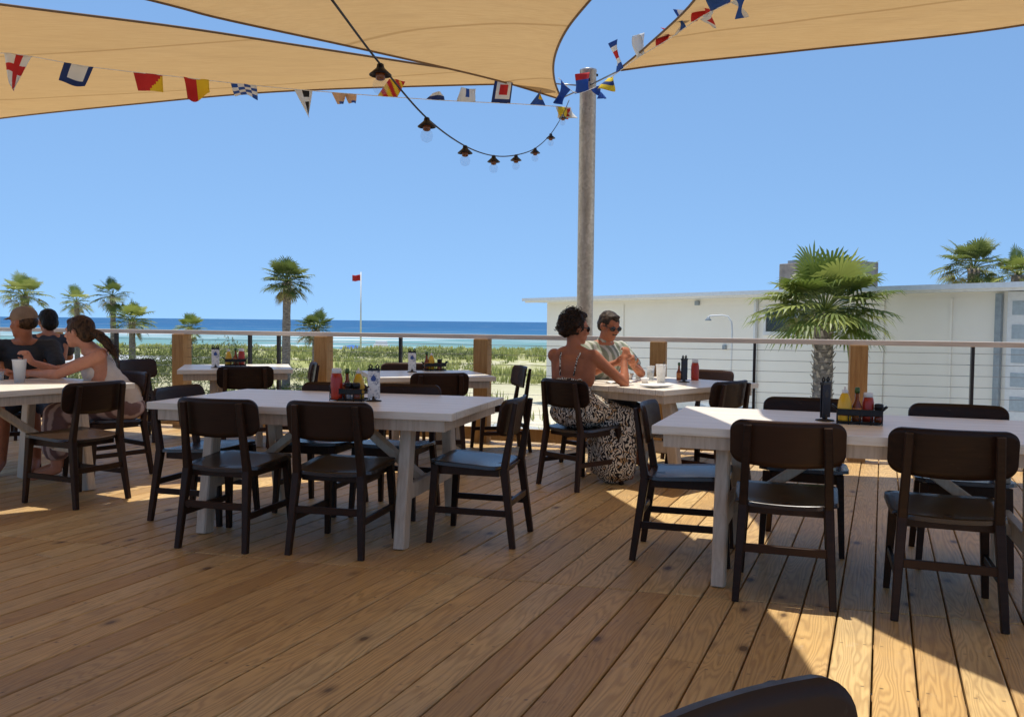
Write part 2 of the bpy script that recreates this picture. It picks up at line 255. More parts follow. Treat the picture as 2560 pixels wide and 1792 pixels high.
# ---------------------------------------------------------------- mesh helpers
def tag(o,label=None,cat=None,group=None,kind=None):
    if label: o['label']=label
    if cat: o['category']=cat
    if group: o['group']=group
    if kind: o['kind']=kind
    return o
def thing(name,label,cat,loc=(0,0,0),rz=0,group=None):
    o=bpy.data.objects.new(name,None); C.objects.link(o); o.location=loc; o.rotation_euler=(0,0,rz); o.empty_display_size=.1
    return tag(o,label,cat,group)
class MB:
    def __init__(s): s.v=[]; s.f=[]; s.m=[]; s.r=[]; s.sm=[]
    def add(s,v,f,mi=0,rnd=0.,sm=False,X=None):
        k=len(s.v)
        s.v+=[tuple(X@Vector(p)) for p in v] if X is not None else [tuple(p) for p in v]
        s.f+=[tuple(i+k for i in q) for q in f]; s.m+=[mi]*len(f); s.r+=[rnd]*len(f); s.sm+=[sm]*len(f); return s
    def box(s,c,d,mi=0,X=None,bev=0.,rnd=0.):
        bm=bmesh.new(); bmesh.ops.create_cube(bm,size=1)
        for v in bm.verts: v.co=Vector((v.co.x*d[0],v.co.y*d[1],v.co.z*d[2]))
        if bev: bmesh.ops.bevel(bm,geom=bm.edges[:],offset=bev,segments=2,affect='EDGES',profile=.7)
        for v in bm.verts: v.co+=Vector(c)
        bm.verts.index_update(); s.add([v.co for v in bm.verts],[[v.index for v in f.verts] for f in bm.faces],mi,rnd,False,X); bm.free(); return s
    def beam(s,p,q,w,h,mi=0,up=(0,0,1),w2=None,h2=None):
        # rectangular member from p to q
        p,q=Vector(p),Vector(q); d=(q-p).normalized(); u=Vector(up)
        if abs(d.dot(u))>.95: u=Vector((0,1,0))
        a=d.cross(u).normalized(); b=a.cross(d).normalized(); w2=w2 or w; h2=h2 or h; V=[]; bv=min(w,h)*.12
        for pt,ww,hh in ((p,w,h),(q,w2,h2)):
            for sx,sy,ix,iy in ((-1,-1,1,0),(1,-1,-1,0),(1,-1,0,1),(1,1,0,-1),(1,1,-1,0),(-1,1,1,0),(-1,1,0,-1),(-1,-1,0,1)):
                V.append(pt+a*(sx*ww/2+ix*bv)+b*(sy*hh/2+iy*bv))
        fs=[(k,(k+1)%8,(k+1)%8+8,k+8) for k in range(8)]+[tuple(range(7,-1,-1)),tuple(range(8,16))]
        return s.add(V,fs,mi)
    def tube(s,pts,r,seg=8,mi=0,caps=True,rnd=0.):
        pts=[Vector(p) for p in pts]; rr=r if isinstance(r,(list,tuple)) else [r]*len(pts); V=[]; prev=None
        for i,p in enumerate(pts):
            d=(pts[min(i+1,len(pts)-1)]-pts[max(i-1,0)]).normalized()
            if prev is None: a=d.orthogonal().normalized()
            else:
                a=(prev-d*prev.dot(d)); a=a.normalized() if a.length>1e-6 else d.orthogonal().normalized()
            prev=a; b=d.cross(a)
            for k in range(seg):
                t=2*math.pi*k/seg; V.append(p+(a*math.cos(t)+b*math.sin(t))*rr[i])
        fs=[(i*seg+k,i*seg+(k+1)%seg,(i+1)*seg+(k+1)%seg,(i+1)*seg+k) for i in range(len(pts)-1) for k in range(seg)]
        if caps: fs+=[tuple(range(seg-1,-1,-1)),tuple(range((len(pts)-1)*seg,len(pts)*seg))]
        return s.add(V,fs,mi,rnd,True)
    def lathe(s,prof,seg=20,mi=0,c=(0,0,0),X=None):
        V=[];n=len(prof)
        for r,z in prof:
            for k in range(seg):
                t=2*math.pi*k/seg; V.append((c[0]+r*math.cos(t),c[1]+r*math.sin(t),c[2]+z))
        fs=[(i*seg+k,i*seg+(k+1)%seg,(i+1)*seg+(k+1)%seg,(i+1)*seg+k) for i in range(n-1) for k in range(seg)]
        if prof[0][0]>1e-5: fs.append(tuple(range(seg-1,-1,-1)))
        if prof[-1][0]>1e-5: fs.append(tuple(range((n-1)*seg,n*seg)))
        return s.add(V,fs,mi,0.,True,X)
    def sheet(s,grid,mi=0,thick=0.,matfn=None,sm=True):
        # grid[i][j] of points; optional thickness along normal
        n,m=len(grid),len(grid[0]); V=[Vector(p) for row in grid for p in row]
        def face(i,j): return (i*m+j,(i+1)*m+j,(i+1)*m+j+1,i*m+j+1)
        fs=[face(i,j) for i in range(n-1) for j in range(m-1)]
        k0=len(s.v); s.add(V,fs,mi,0.,sm)
        if matfn:
            q=len(s.m)-len(fs)
            for a,(i,j) in enumerate([(i,j) for i in range(n-1) for j in range(m-1)]): s.m[q+a]=matfn(i/(n-1),j/(m-1))
        if thick:
            nr=[Vector() for _ in V]
            for f in fs:
                a,b,c=V[f[0]],V[f[1]],V[f[3]]; nn=(b-a).cross(c-a)
                for k in f: nr[k]+=nn
            W=[v-(nn.normalized() if nn.length>0 else Vector((0,0,1)))*thick for v,nn in zip(V,nr)]
            s.add(W,[tuple(reversed(f)) for f in fs],mi,0.,sm)
            if matfn:
                q=len(s.m)-len(fs)
                for a in range(len(fs)): s.m[q+a]=s.m[q-len(fs)+a]
            o=len(V); ring=[(i,0) for i in range(n)]+[(n-1,j) for j in range(1,m)]+[(i,m-1) for i in range(n-2,-1,-1)]+[(0,j) for j in range(m-2,0,-1)]
            idx=[i*m+j for i,j in ring]; L=len(idx)
            for a in range(L):
                p,q=idx[a],idx[(a+1)%L]; s.f.append((k0+q,k0+p,k0+o+p,k0+o+q)); s.m.append(s.m[-1] if matfn else mi); s.r.append(0.); s.sm.append(False)
        return s
    def build(s,name,mats,parent=None,loc=None,rnd=False,smooth=None):
        me=bpy.data.meshes.new(name); me.from_pydata(s.v,[],s.f)
        for m in (mats if isinstance(mats,(list,tuple)) else [mats]): me.materials.append(m)
        me.polygons.foreach_set('material_index',s.m); me.polygons.foreach_set('use_smooth',[True]*len(s.f) if smooth else s.sm)
        if rnd:
            a=me.attributes.new('rnd','FLOAT','FACE'); a.data.foreach_set('value',s.r)
        me.update(); o=bpy.data.objects.new(name,me); C.objects.link(o)
        if parent: o.parent=parent
        if loc is not None: o.location=loc
        return o
def dup_tree(o,parent=None):
    c=o.copy(); C.objects.link(c)
    if parent: c.parent=parent
    for ch in [x for x in bpy.data.objects if x.parent==o]: dup_tree(ch,c)
    return c

# ---------------------------------------------------------------- world, sun, camera
w=bpy.data.worlds.new('World'); sc.world=w; w.use_nodes=True; nt=w.node_tree
sky=nt.nodes.new('ShaderNodeTexSky'); sky.sky_type='NISHITA'; sky.sun_disc=False
SUN_EL=R(81.2); SUN_DIR=Vector((-.50,.86,0)).normalized()    # horizontal direction towards the sun
sky.sun_elevation=SUN_EL; sky.sun_rotation=math.atan2(SUN_DIR.x,SUN_DIR.y)
sky.altitude=0; sky.air_density=1.0; sky.dust_density=.0; sky.ozone_density=1.9
tcw=nt.nodes.new('ShaderNodeTexCoord'); av=nt.nodes.new('ShaderNodeVectorMath'); av.operation='ADD'; av.inputs[1].default_value=(0,0,.27)
nv=nt.nodes.new('ShaderNodeVectorMath'); nv.operation='NORMALIZE'; nt.links.new(tcw.outputs['Generated'],av.inputs[0]); nt.links.new(av.outputs[0],nv.inputs[0]); nt.links.new(nv.outputs[0],sky.inputs[0])
tint=nt.nodes.new('ShaderNodeMix'); tint.data_type='RGBA'; tint.blend_type='MULTIPLY'; tint.inputs[0].default_value=1; tint.inputs[7].default_value=(.89,1.0,1.01,1); nt.links.new(sky.outputs[0],tint.inputs[6]); nt.links.new(tint.outputs[2],nt.nodes['Background'].inputs[0]); nt.nodes['Background'].inputs[1].default_value=.118
L=bpy.data.lights.new('sun','SUN'); L.energy=3.0; L.angle=R(.53); L.color=(1,.95,.86)
so=bpy.data.objects.new('sun',L); C.objects.link(so)
sd=Vector((SUN_DIR.x*math.cos(SUN_EL),SUN_DIR.y*math.cos(SUN_EL),math.sin(SUN_EL)))
so.rotation_euler=sd.to_track_quat('Z','Y').to_euler(); so.location=(0,0,30)
cd=bpy.data.cameras.new('camera'); cd.sensor_width=36; cd.lens=36*F/2560; cd.clip_end=60000; cd.clip_start=.05
cam=bpy.data.objects.new('camera',cd); C.objects.link(cam); sc.camera=cam; cam.location=(0,0,H)
cam.rotation_mode='QUATERNION'
cam.rotation_quaternion=(Matrix.Rotation(math.pi/2-PITCH,3,'X')@Matrix.Rotation(math.atan(ROLL),3,'Z')).to_quaternion()
sc.view_settings.view_transform='Standard'; sc.view_settings.look='None'; sc.view_settings.exposure=.64; sc.view_settings.gamma=1
sc.cycles.max_bounces=8; sc.cycles.transparent_max_bounces=12

# ---------------------------------------------------------------- the deck (boards run away to the right)
YAW=R(23.3)
RA=R(15.8); RD=Vector((math.cos(RA),-math.sin(RA),0)); RN=Vector((math.sin(RA),math.cos(RA),0)); RP=Vector((3.2,7.72,0))
def rail_hit(px):
    r=ray(px,810); r=Vector((r.x,r.y,0)); t=RP.dot(RN)/r.dot(RN); return r*t
def build_deck():
    mb=MB(); pitch=.1425; wd=.1350; rot=Matrix.Rotation(-YAW,3,'Z'); inv=rot.transposed()
    ed=inv@(RP+RN*.14); en=inv@RN; se=inv@Vector((0,4.03,0)); sa=R(14.3); sn=inv@Vector((math.sin(sa),math.cos(sa),0))
    def cut(v,pt,n): return (pt.dot(n)-v*n.x)/n.y
    for i in range(-95,75):
        v0=i*pitch; v1=v0+wd; far0,far1=cut(v0,ed,en),cut(v1,ed,en); s0,s1=cut(v0,se,sn),cut(v1,se,sn)
        segs=[]; near=-4
        if random.random()<.25:
            c=near+random.uniform(.5,1)*(s0-near); segs+=[(near,near,c,c),(c+.004,c+.004,s0-.003,s1-.003)]
        else: segs+=[(near,near,s0-.003,s1-.003)]
        c=s0+random.uniform(1.6,3.2)
        if far0>c+1 and random.random()<.5: segs+=[(s0+.003,s1+.003,c,c),(c+.005,c+.005,far0,far1)]
        else: segs+=[(s0+.003,s1+.003,far0,far1)]
        for a0,a1,b0,b1 in segs:
            if b0<=a0+.05 or b1<=a1+.05: continue
            z=random.uniform(-.0012,.0012); e=.004; h=.026
            V=[(v0,a0,z-h),(v1,a1,z-h),(v1,b1,z-h),(v0,b0,z-h),(v0,a0,z-e),(v1,a1,z-e),(v1,b1,z-e),(v0,b0,z-e),(v0+e,a0+e,z),(v1-e,a1+e,z),(v1-e,b1-e,z),(v0+e,b0-e,z)]
            fs=[(0,1,5,4),(1,2,6,5),(2,3,7,6),(3,0,4,7),(4,5,9,8),(5,6,10,9),(6,7,11,10),(7,4,8,11),(8,9,10,11),(3,2,1,0)]
            mb.add(V,fs,0,random.random())
    o=mb.build('deck',M['deck'],rnd=True); o.rotation_euler=(0,0,-YAW); tag(o,kind='structure')
    f=MB()          # joists and fascia under the boards
    f.beam(RP+RN*.16+RD*-14+Vector((0,0,-.16)),RP+RN*.16+RD*8+Vector((0,0,-.16)),.04,.26)
    for k in range(-3,18):
        a=RP-RN*(k*.5-.2+.4)+Vector((0,0,-.13)); f.beam(a+RD*-14,a+RD*8,.045,.18)
    tag(f.build('deck_frame',M['post']),kind='structure')
build_deck()

# ---------------------------------------------------------------- railing
def railing():
    t=thing('cable_railing','long deck railing with pale cap, square pine posts and steel cables along the sea side','railing',(RP.x,RP.y,0),-RA)
    def lx(px): return (rail_hit(px)-RP).dot(RD)
    MB().box((-3.2,0,1.067),(21,.10,.045),bev=.006).build('top_rail',M['rail'],t)
    MB().box((-3.2,0,.105),(21,.04,.09),bev=.004).build('bottom_rail',M['post'],t)
    wood=[454,809,1207,1647.5,2148]; xs=[lx(p) for p in wood]; st=xs[0]-xs[1]
    for x in [xs[0]+2*st,xs[0]+st]+xs+[xs[-1]-st]:
        MB().box((x,0,.51),(.15,.15,1.068),bev=.008).build('wood_post',M['post'],t)
    for px in (291,625,697,1002,1888,2434):
        MB().box((lx(px),.0,.56),(.026,.05,.968),bev=.003).build('steel_post',M['steel'],t)
    for k in range(9):
        z=.2+k*.098; MB().tube([(-13.5,.0,z),(7,.0,z)],.0024,6).build('cable',M['cable'],t)
railing()

# ---------------------------------------------------------------- furniture
def make_chair(name='dining_chair'):
    t=thing(name,None,'chair')
    # seat: dished plywood
    g=[]; n=10
    for i in range(n+1):
        u=-1+2*i/n; row=[]
        for j in range(n+1):
            v=-1+2*j/n; hw=.225+.008*v; x=u*hw; y=.005+v*.215
            cr=max(0,abs(u)+abs(v)-1.75)*.10; x-=math.copysign(cr,u); y-=math.copysign(cr,v)
            row.append((x,y,.447+.012*v-.010*(1-u*u)*(1-.5*v)+(.012*max(0,-v-.6)*1.4)))
        g.append(row)
    MB().sheet(g,0,.018).build('seat',M['chair_seat'],t)
    MB().box((0,.0,.402),(.34,.345,.05),bev=.004).build('seat_frame',M['chair'],t)
    # backrest: curved panel with rounded corners
    g=[]; nu,nv=30,8
    for i in range(nu+1):
        u=math.sin((-1+2*i/nu)*math.pi/2); row=[]
        for j in range(nv+1):
            v=-1+2*j/nv; x=u*.238; hh=.094; rc=.050; ax=abs(x)-(.238-rc); sh=hh if ax<=0 else (hh-rc)+math.sqrt(max(0,rc*rc-ax*ax))
            z=v*sh; z-=.018*(1-u*u)*(.5-.5*v)
            y=-.228+.045*u*u-.16*z
            row.append((x,y,.708+z))
        g.append(row)
    MB().sheet(g,0,-.015).build('backrest',M['chair'],t)
    for s in (-1,1):
        m=MB(); m.beam((s*.203,-.262,0),(s*.180,-.206,.42),.030,.032,up=(0,1,0),w2=.040,h2=.044); m.beam((s*.180,-.206,.42),(s*.166,-.262,.782),.038,.040,up=(0,1,0),w2=.034,h2=.024)
        m.build('leg',M['chair'],t)
        MB().beam((s*.205,.215,0),(s*.185,.185,.43),.028,.030,up=(0,1,0),w2=.040,h2=.044).build('leg',M['chair'],t)
        MB().beam((s*.196,-.232,.185),(s*.198,.199,.185),.020,.034).build('stretcher',M['chair'],t)
    MB().beam((-.19,-.232,.235),(.19,-.232,.235),.020,.036).build('stretcher',M['chair'],t)
    return t
chair0=make_chair(); used=[False]
def chair(x,y,hx,hy,label,group='dark dining chairs around the deck tables',rear=True):
    """x,y = ground point midway between the rear feet; (hx,hy) = direction the sitter faces"""
    o=chair0 if not used[0] else dup_tree(chair0); used[0]=True
    h=Vector((hx,hy)).normalized(); k=.262 if rear else 0
    o.location=(x+h.x*k,y+h.y*k,0); o.rotation_euler=(0,0,math.atan2(-h.x,h.y)); o['label']=label; o['group']=group; return o
def table(px,py,ax,ay,L,W,label,group='whitewashed farmhouse tables'):
    """px,py = a corner, (ax,ay) = long direction, width lies to its left"""
    a=Vector((ax,ay)).normalized(); b=Vector((-a.y,a.x)); c=Vector((px,py))+a*L/2+b*W/2
    t=thing('farmhouse_table',label,'table',(c.x,c.y,0),math.atan2(a.y,a.x),group)
    MB().box((0,0,.725),(L,W,.040),bev=.005).build('tabletop',M['top'],t)
    m=MB(); i=.05
    for s in (-1,1):
        m.box((0,s*(W/2-i),.674),(L-2*i,.035,.061)); m.box((s*(L/2-i-.02),0,.674),(.035,W-2*i-.036,.059))
    m.build('apron',M['tan_wood'],t)
    for sx in (-1,1):
        X=sx*(L/2-.31)
        for sy in (-1,1):
            MB().beam((X,sy*(W/2-.09),0),(X,sy*(W/2-.19),.642),.090,.062,up=(1,0,0)).build('leg',M['tan_wood'],t)
        MB().beam((X,-(W/2-.17),.29),(X,W/2-.17,.29),.045,.085).build('cross_rail',M['tan_wood'],t)
        MB().beam((X,0,.27),(sx*.10,0,.662),.075,.045,up=(0,0,1)).build('brace',M['tan_wood'],t)
    return t
# T1 front centre
table(-2.07,4.86,math.cos(R(14.5)),-math.sin(R(14.5)),1.82,1.04,'long whitewashed farmhouse table in the middle of the deck, nearest one left of the couple')
h=(math.sin(R(15)),math.cos(R(15)))
chair(-1.575,4.485,*h,'left of the two dark chairs seen from behind at the middle long table')
chair(-.955,4.375,math.sin(R(13)),math.cos(R(13)),'right of the two dark chairs seen from behind at the middle long table')
chair(.066,4.78,-.965,.26,'dark chair at the right end of the middle long table, facing left')
chair(-2.12,5.34,.966,-.26,'dark chair pushed in at the left end of the middle long table, facing right')
chair(-1.17,5.80,-.26,-.966,'dark chair across the middle long table, mostly hidden behind its condiment caddy')
chair(-.68,5.72,-.24,-.97,'dark chair on the far side of the middle long table, right of the menu holder')
# T2 front right
table(.655,4.0,math.cos(R(20.5)),-math.sin(R(20.5)),1.90,1.02,'long whitewashed farmhouse table at the right front, sunlit patch on its far left corner')
chair(1.19,3.69,math.sin(R(18)),math.cos(R(18)),'left of the two dark chairs seen from behind at the right front table')
chair(1.79,3.455,math.sin(R(20)),math.cos(R(20)),'right of the two dark chairs seen from behind at the right front table')
chair(.69,4.59,.93,-.28,'dark chair at the left end of the right front table, facing right, backrest lit grey')
chair(1.72,4.98,-.36,-.935,'left far side chair of the right front table, just left of the mustard bottle')
chair(2.42,4.66,-.36,-.935,'right far side chair of the right front table, before a steel railing post')
# T5 couple
table(1.08,6.08,.72,.69,1.28,1.02,'small whitewashed table by the pole where the couple sits, cluttered with cups and paper')
chair(.343,6.30,.755,.656,'dark chair the woman in the patterned dress sits on')
chair(.60,7.60,.60,-.80,'dark chair the man in the sage striped shirt sits on')
chair(1.66,6.32,-.70,.715,'dark chair standing empty at the near right side of the couple table, back half turned')
chair(1.87,7.84,-.80,-.60,'dark chair at the far right end of the couple table, only its backrest showing')
# T3 centre back
table(-1.13,7.14,math.cos(R(17)),math.sin(R(17)),1.04,1.0,'small whitewashed table by the railing in the centre, between two pine posts')
chair(-.57,6.93,-.27,.96,'dark chair with its back to the viewer at the small centre table by the railing')
chair(-1.08,8.62,.27,-.96,'dark chair on the railing side of the small centre table')
chair(.13,8.22,-.97,-.25,'dark chair with sunlit orange brown backrest at the right side of the small centre table')
# T4 left back
table(-3.09,7.92,math.cos(R(17)),math.sin(R(17)),1.04,1.0,'small whitewashed table by the railing at the left, beside the leftmost visible pine post')
chair(-2.36,7.60,-.27,.96,'dark chair with its back to the viewer at the small left table by the railing')
chair(-1.92,8.48,-.96,-.27,'dark chair seen edge on at the right side of the small left table')
chair(-3.86,8.75,.92,-.38,'dark chair at the left side of the small left table by the railing')
# T6 left front (people)
table(-2.75-.53*1.85,6.27-.85*1.85,.53,.85,1.85,1.02,'long whitewashed table at the left edge where the group in the cap and ponytail sits')
chair(-2.675,5.60,-.91,.41,'dark empty chair at the left table, in front of the ponytailed woman')
chair(-2.98,6.83,-.60,-.80,'dark chair the ponytailed woman sits on')
chair(-4.25,7.20,.55,-.83,'dark chair the man in the cap sits on')
# foreground chair, only the top of its backrest in view
chair(.187,.93,.602,-.799,'dark chair nearest the viewer, only its rounded backrest top showing at the bottom edge')

# ---------------------------------------------------------------- shade sails, poles
def pole(px,D,ztop,label,top=True):
    p=at_d(px,500,D); t=thing('sail_pole',label,'pole',(p.x,p.y,0),0,'steel poles carrying the shade sails')
    MB().lathe([(.083,-1.6),(.083,ztop-.02),(.087,ztop-.018),(.087,ztop)],32).build('shaft',M['galv'],t)
    m=MB(); m.tube([(0,0,ztop-.09),(0,-.10,ztop-.10),(0,-.13,ztop-.14)],.012); m.tube([(-.10,0,ztop-.05),(.10,0,ztop-.05)],.014)
    m.build('fitting',M['steel'],t); m=MB(); m.lathe([(.14,0),(.14,.012)],24); m.build('base_plate',M['steel'],t); return p
P1=pole(1466,8.78,3.76,'tall galvanised steel pole rising behind the couple at the railing')
PL=pole(-24,10.75,3.66,'galvanised steel pole only just showing at the left edge of the picture')
def spline(pts,n):
    P=[Vector(p) for p in pts]; P=[P[0]*2-P[1]]+P+[P[-1]*2-P[-2]]; out=[]; m=len(P)-3
    for k in range(n+1):
        t=m*k/n; i=min(int(t),m-1); f=t-i; a,b,c,d=P[i:i+4]
        out.append(.5*((2*b)+(c-a)*f+(2*a-5*b+4*c-d)*f*f+(3*b-a-3*c+d)*f**3))
    return out
def sail(name,label,e1,e2,n=40,m=24,sag=0.0,stay=True):
    A=spline(e1,n); B=spline(e2,n); g=[]
    for i in range(n+1):
        row=[]
        for j in range(m+1):
            v=j/m; p=A[i].lerp(B[i],v); p.z+=sag*4*v*(1-v)*min(1,(A[i]-B[i]).length/2.5); p.z+=.012*math.sin(i*.9+j*.35)*v*(1-v); row.append(p)
        g.append(row)
    o=A[0].copy(); t=thing(name,label,'shade sail',o,0,'tan shade sails over the deck')
    g=[[p-o for p in r] for r in g]; MB().sheet(g,0,.0).build('fabric',M['sail'],t)
    for e in (A,B): MB().tube([p-o+Vector((0,0,-.004)) for p in e],.010,6).build('hem',M['hem'],t)
    if stay: MB().tube([(0,0,0),Vector((P1.x,P1.y,3.6))-o],.008).build('stay_cable',M['cable'],t)
    return t
k=2560/2296
def a2(x,y,z): return at_z(x*k,y*k,z)
cornerB=a2(1256,222,3.50)
# A: long sail along the rail
far=[a2(1244,188,3.60),a2(1040,190,3.58),a2(620,205,3.56),a2(300,233,3.57),a2(0,265,3.60),a2(-240,300,3.66)]
near=[a2(1244,184,3.60),a2(1040,158,3.56),a2(700,106,3.52),a2(400,60,3.50),a2(0,9,3.50),a2(-500,-60,3.6)]
sail('shade_sail','long low tan shade sail on the left, behind the row of signal flags',far,near)
# B: big central sail, from the pole over the viewer
lf=[cornerB,a2(1100,176,3.50),a2(800,107,3.48),a2(500,42,3.48),a2(330,-2,3.50),Vector((-4.2,5.1,3.55)),Vector((-7.5,2.0,3.7)),Vector((-10,-1,3.9))]
rt=[cornerB+Vector((.01,0,0)),a2(1243,178,3.50),a2(1243,130,3.50),a2(1268,70,3.50),a2(1323,0,3.50),Vector((.76,5.3,3.52)),Vector((.82,4.15,3.55)),Vector((.77,3.3,3.6)),Vector((.5,.8,3.7)),Vector((0,-3,3.9))]
sail('shade_sail','large central tan shade sail whose pointed corner meets the pole',lf,rt,n=60,m=30,sag=.10)
# C: right sail
lo=[a2(1392,157,3.50),a2(1500,143,3.52),a2(1800,112,3.56),a2(2296,55,3.66),Vector((5.4,6.15,3.75)),Vector((8,5.2,3.9))]
le=[a2(1392,152,3.50),a2(1450,103,3.50),a2(1558,-2,3.50),Vector((1.20,5.3,3.5)),Vector((1.09,4.7,3.52)),Vector((1.18,4.0,3.55)),Vector((1.44,3.3,3.6)),Vector((2.1,2.0,3.7)),Vector((4,-2,3.9))]
sail('shade_sail','right tan shade sail with its pointed tip between the coloured flags',lo,le,n=60,m=30,sag=.05)
# D: unseen overlapping sail, added to darken the near left deck
sail('shade_sail','added unseen tan shade sail above and behind the viewer, darkening the near left deck',[(-4.5,4.6,4.35),(-2,3.85,4.3),(.6,3.15,4.3),(1.0,1.2,4.4)],[(-9,-1,4.6),(-5,-3,4.5),(-1,-3,4.5),(0,-2.9,4.5)],n=24,m=14,stay=False)

# ---------------------------------------------------------------- flags
FM=[M['wcloth'],M['red'],M['navy'],M['blue'],M['yellow'],M['kcloth'],M['peach']]
W_,R_,N_,B_,Y_,K_,P_=range(7)
PAT={
 'cross':lambda u,v: R_ if abs(u-.5)<.16 or abs(v-.42)<.14 else W_,
 'border':lambda u,v: N_ if (u<.22 or u>.78 or v>.74) else W_,
 'diag':lambda u,v: R_ if u+v*.55<.95 else Y_,
 'halves':lambda u,v: R_ if u<.45 else Y_,
 'check':lambda u,v: W_ if (int(u*4)+int(v*4))%2 else B_,
 'bwp':lambda u,v: W_ if u<.35 or u>.8 else (K_ if int(v*5)%2==0 or v>.5 else W_),
 'peach':lambda u,v: P_ if v<.7 or u<.3 else B_,
 'stripes':lambda u,v: R_ if math.floor((u+v)*4.2)%2 else Y_,
 'bluew':lambda u,v: N_ if v<.55 else W_,
 'whitecross':lambda u,v: B_ if abs(u-.5)<.14 and v>.3 else W_,
 'whiskey':lambda u,v: R_ if abs(u-.5)<.2 and abs(v-.5)<.24 else (W_ if abs(u-.5)<.34 and abs(v-.5)<.38 else N_),
 'bluey':lambda u,v: Y_ if (u>.35 and v>.4) else B_,
 'rw':lambda u,v: R_ if .25<u<.75 and .2<v<.8 else W_,
 'yellow':lambda u,v: Y_ if u<.7 else R_,
 'charlie':lambda u,v: (B_,W_,R_,W_,B_)[min(4,int(v*5))],
 'delta':lambda u,v: N_ if .35<v<.65 else Y_,
 'red':lambda u,v: R_, 'white':lambda u,v: W_,
 'wb':lambda u,v: W_ if u<.45 else B_, 'blue':lambda u,v: B_, 'bluered':lambda u,v: B_ if v<.6 else R_,
}
def bunting(label,cordpts,flags,seed,k_=1.):
    """cordpts: photo px + distance; flags: (px,py of hoist middle, width, drop, pattern, tilt, shape)"""
    rnd=random.Random(seed); pts=spline([at_d(x*k,y*k,d) for x,y,d in cordpts],60); o=pts[0].copy()
    t=thing('signal_flag_bunting',label,'bunting',o,0)
    MB().tube([p-o for p in pts],.0035,6).build('cord',M['rope'],t)
    for (x,wd,dr,pat,swing,shape,curl) in flags:
        wd*=k_; dr*=k_
        # nearest cord point by photo column
        best=min(range(len(pts)),key=lambda i: abs((pts[i].x/pts[i].y)-((x*k-1280)/F)))
        p=pts[best]; d=(pts[min(best+1,60)]-pts[max(best-1,0)]).normalized()
        dn=(Matrix.Rotation(R(swing),3,d.cross(Vector((0,0,1))).normalized())@Vector((0,0,-1)))
        dn=(Matrix.Rotation(R(rnd.uniform(-25,25)),3,d)@dn).normalized(); nr=d.cross(dn).normalized(); g=[]; n=12
        ph=rnd.uniform(0,6)
        for i in range(n+1):
            u=i/n; row=[]
            for j in range(n+1):
                v=j/n; hw=wd/2*(1-(v if shape=='tri' else .12*v if shape=='rect' else .5*v))
                q=p+d*((u-.5)*2*hw)+dn*(v*dr*(1-.12*abs(curl)))+nr*(curl*.07*v*math.sin(3.2*u+ph+2*v)+.010*math.sin(7*u+ph)); row.append(q-o)
            g.append(row)
        MB().sheet(g,0,.0012,matfn=PAT[pat]).build('flag',FM,t)
bunting('string of nautical signal flags running left from the pole below the long tan sail',
 [(-60,116,6.95),(50,124,7.0),(200,150,7.2),(400,173,7.45),(600,195,7.7),(800,212,7.95),(1000,226,8.2),(1150,233,8.4),(1262,240,8.58)],
 [(50,.19,.30,'cross',-8,'tri',1),(183,.20,.17,'border',-18,'rect',.6),(325,.21,.145,'diag',8,'rect',.6),(435,.19,.19,'halves',6,'rect',1.2),(558,.20,.13,'check',10,'rect',.8),(680,.15,.24,'bwp',14,'tri',.6),(770,.12,.10,'peach',10,'pen',.8),(797,.10,.09,'peach',10,'pen',1),(866,.17,.18,'stripes',150,'rect',.7),(960,.17,.07,'bluew',160,'pen',1),(1038,.17,.13,'whitecross',172,'rect',.8),(1112,.18,.22,'whiskey',176,'rect',.3),(1196,.15,.16,'bluey',165,'tri',.6),(1272,.14,.14,'yellow',20,'rect',1.2),(1290,.16,.13,'rw',30,'rect',1.4)],3,1.08)
bunting('string of nautical signal flags rising right from the pole past the right sail tip',
 [(1252,175,8.5),(1290,208,8.6),(1335,196,8.4),(1378,168,7.9),(1430,130,7.4),(1500,88,6.9),(1570,40,6.4),(1640,5,6.0),(1700,-20,5.7)],
 [(1258,.12,.17,'blue',-20,'pen',1),(1295,.14,.16,'bluered',170,'pen',1),(1328,.12,.13,'blue',30,'pen',1),(1362,.17,.13,'delta',20,'rect',.9),(1378,.14,.24,'charlie',150,'rect',1),(1428,.11,.15,'white',175,'tri',1),(1470,.15,.10,'red',165,'tri',1.2),(1512,.16,.14,'wb',160,'tri',1),(1545,.10,.10,'red',170,'pen',1.2),(1570,.10,.08,'rw',10,'pen',1.2),(1600,.20,.17,'bluered',170,'rect',1.3),(1632,.14,.13,'wb',20,'tri',1)],5,1.28)

# ---------------------------------------------------------------- string lights
def string_lights():
    lamps=[(853,163,3.10),(957,280,3.80),(1043,340,4.6),(1107,360,5.4),(1157,357,6.2),(1200,341,6.9),(1235,308,7.6),(1262,264,8.45)]
    cord=[(735,-12,2.4)]+[(x,y-14*4/d,d) for x,y,d in lamps]+[(1276,225,8.62)]
    pts=spline([at_d(x*k,y*k,d) for x,y,d in cord],90); o=pts[0].copy()
    t=thing('string_lights','black string of caged cone lamps hanging in a slack curve to the pole','string lights',o)
    MB().tube([p-o for p in pts],.0038,6).build('cord',M['cord'],t)
    for x,y,d in lamps:
        p=at_d(x*k,(y-14*4/d)*k,d)-o; e=bpy.data.objects.new('lamp',None)
        sh=MB().lathe([(.006,.004),(.012,.0),(.014,-.012),(.020,-.018),(.040,-.036),(.040,-.039),(.016,-.027),(.014,-.027)],20).lathe([(.017,-.022),(.0165,-.052),(.010,-.056)],16,mi=1).build('lamp',[M['black'],M['amber']],t,loc=p)
        MB().lathe([(.014,-.048),(.024,-.060),(.0285,-.078),(.022,-.098),(.006,-.106)],18).build('bulb',M['bulb'],sh)
string_lights()

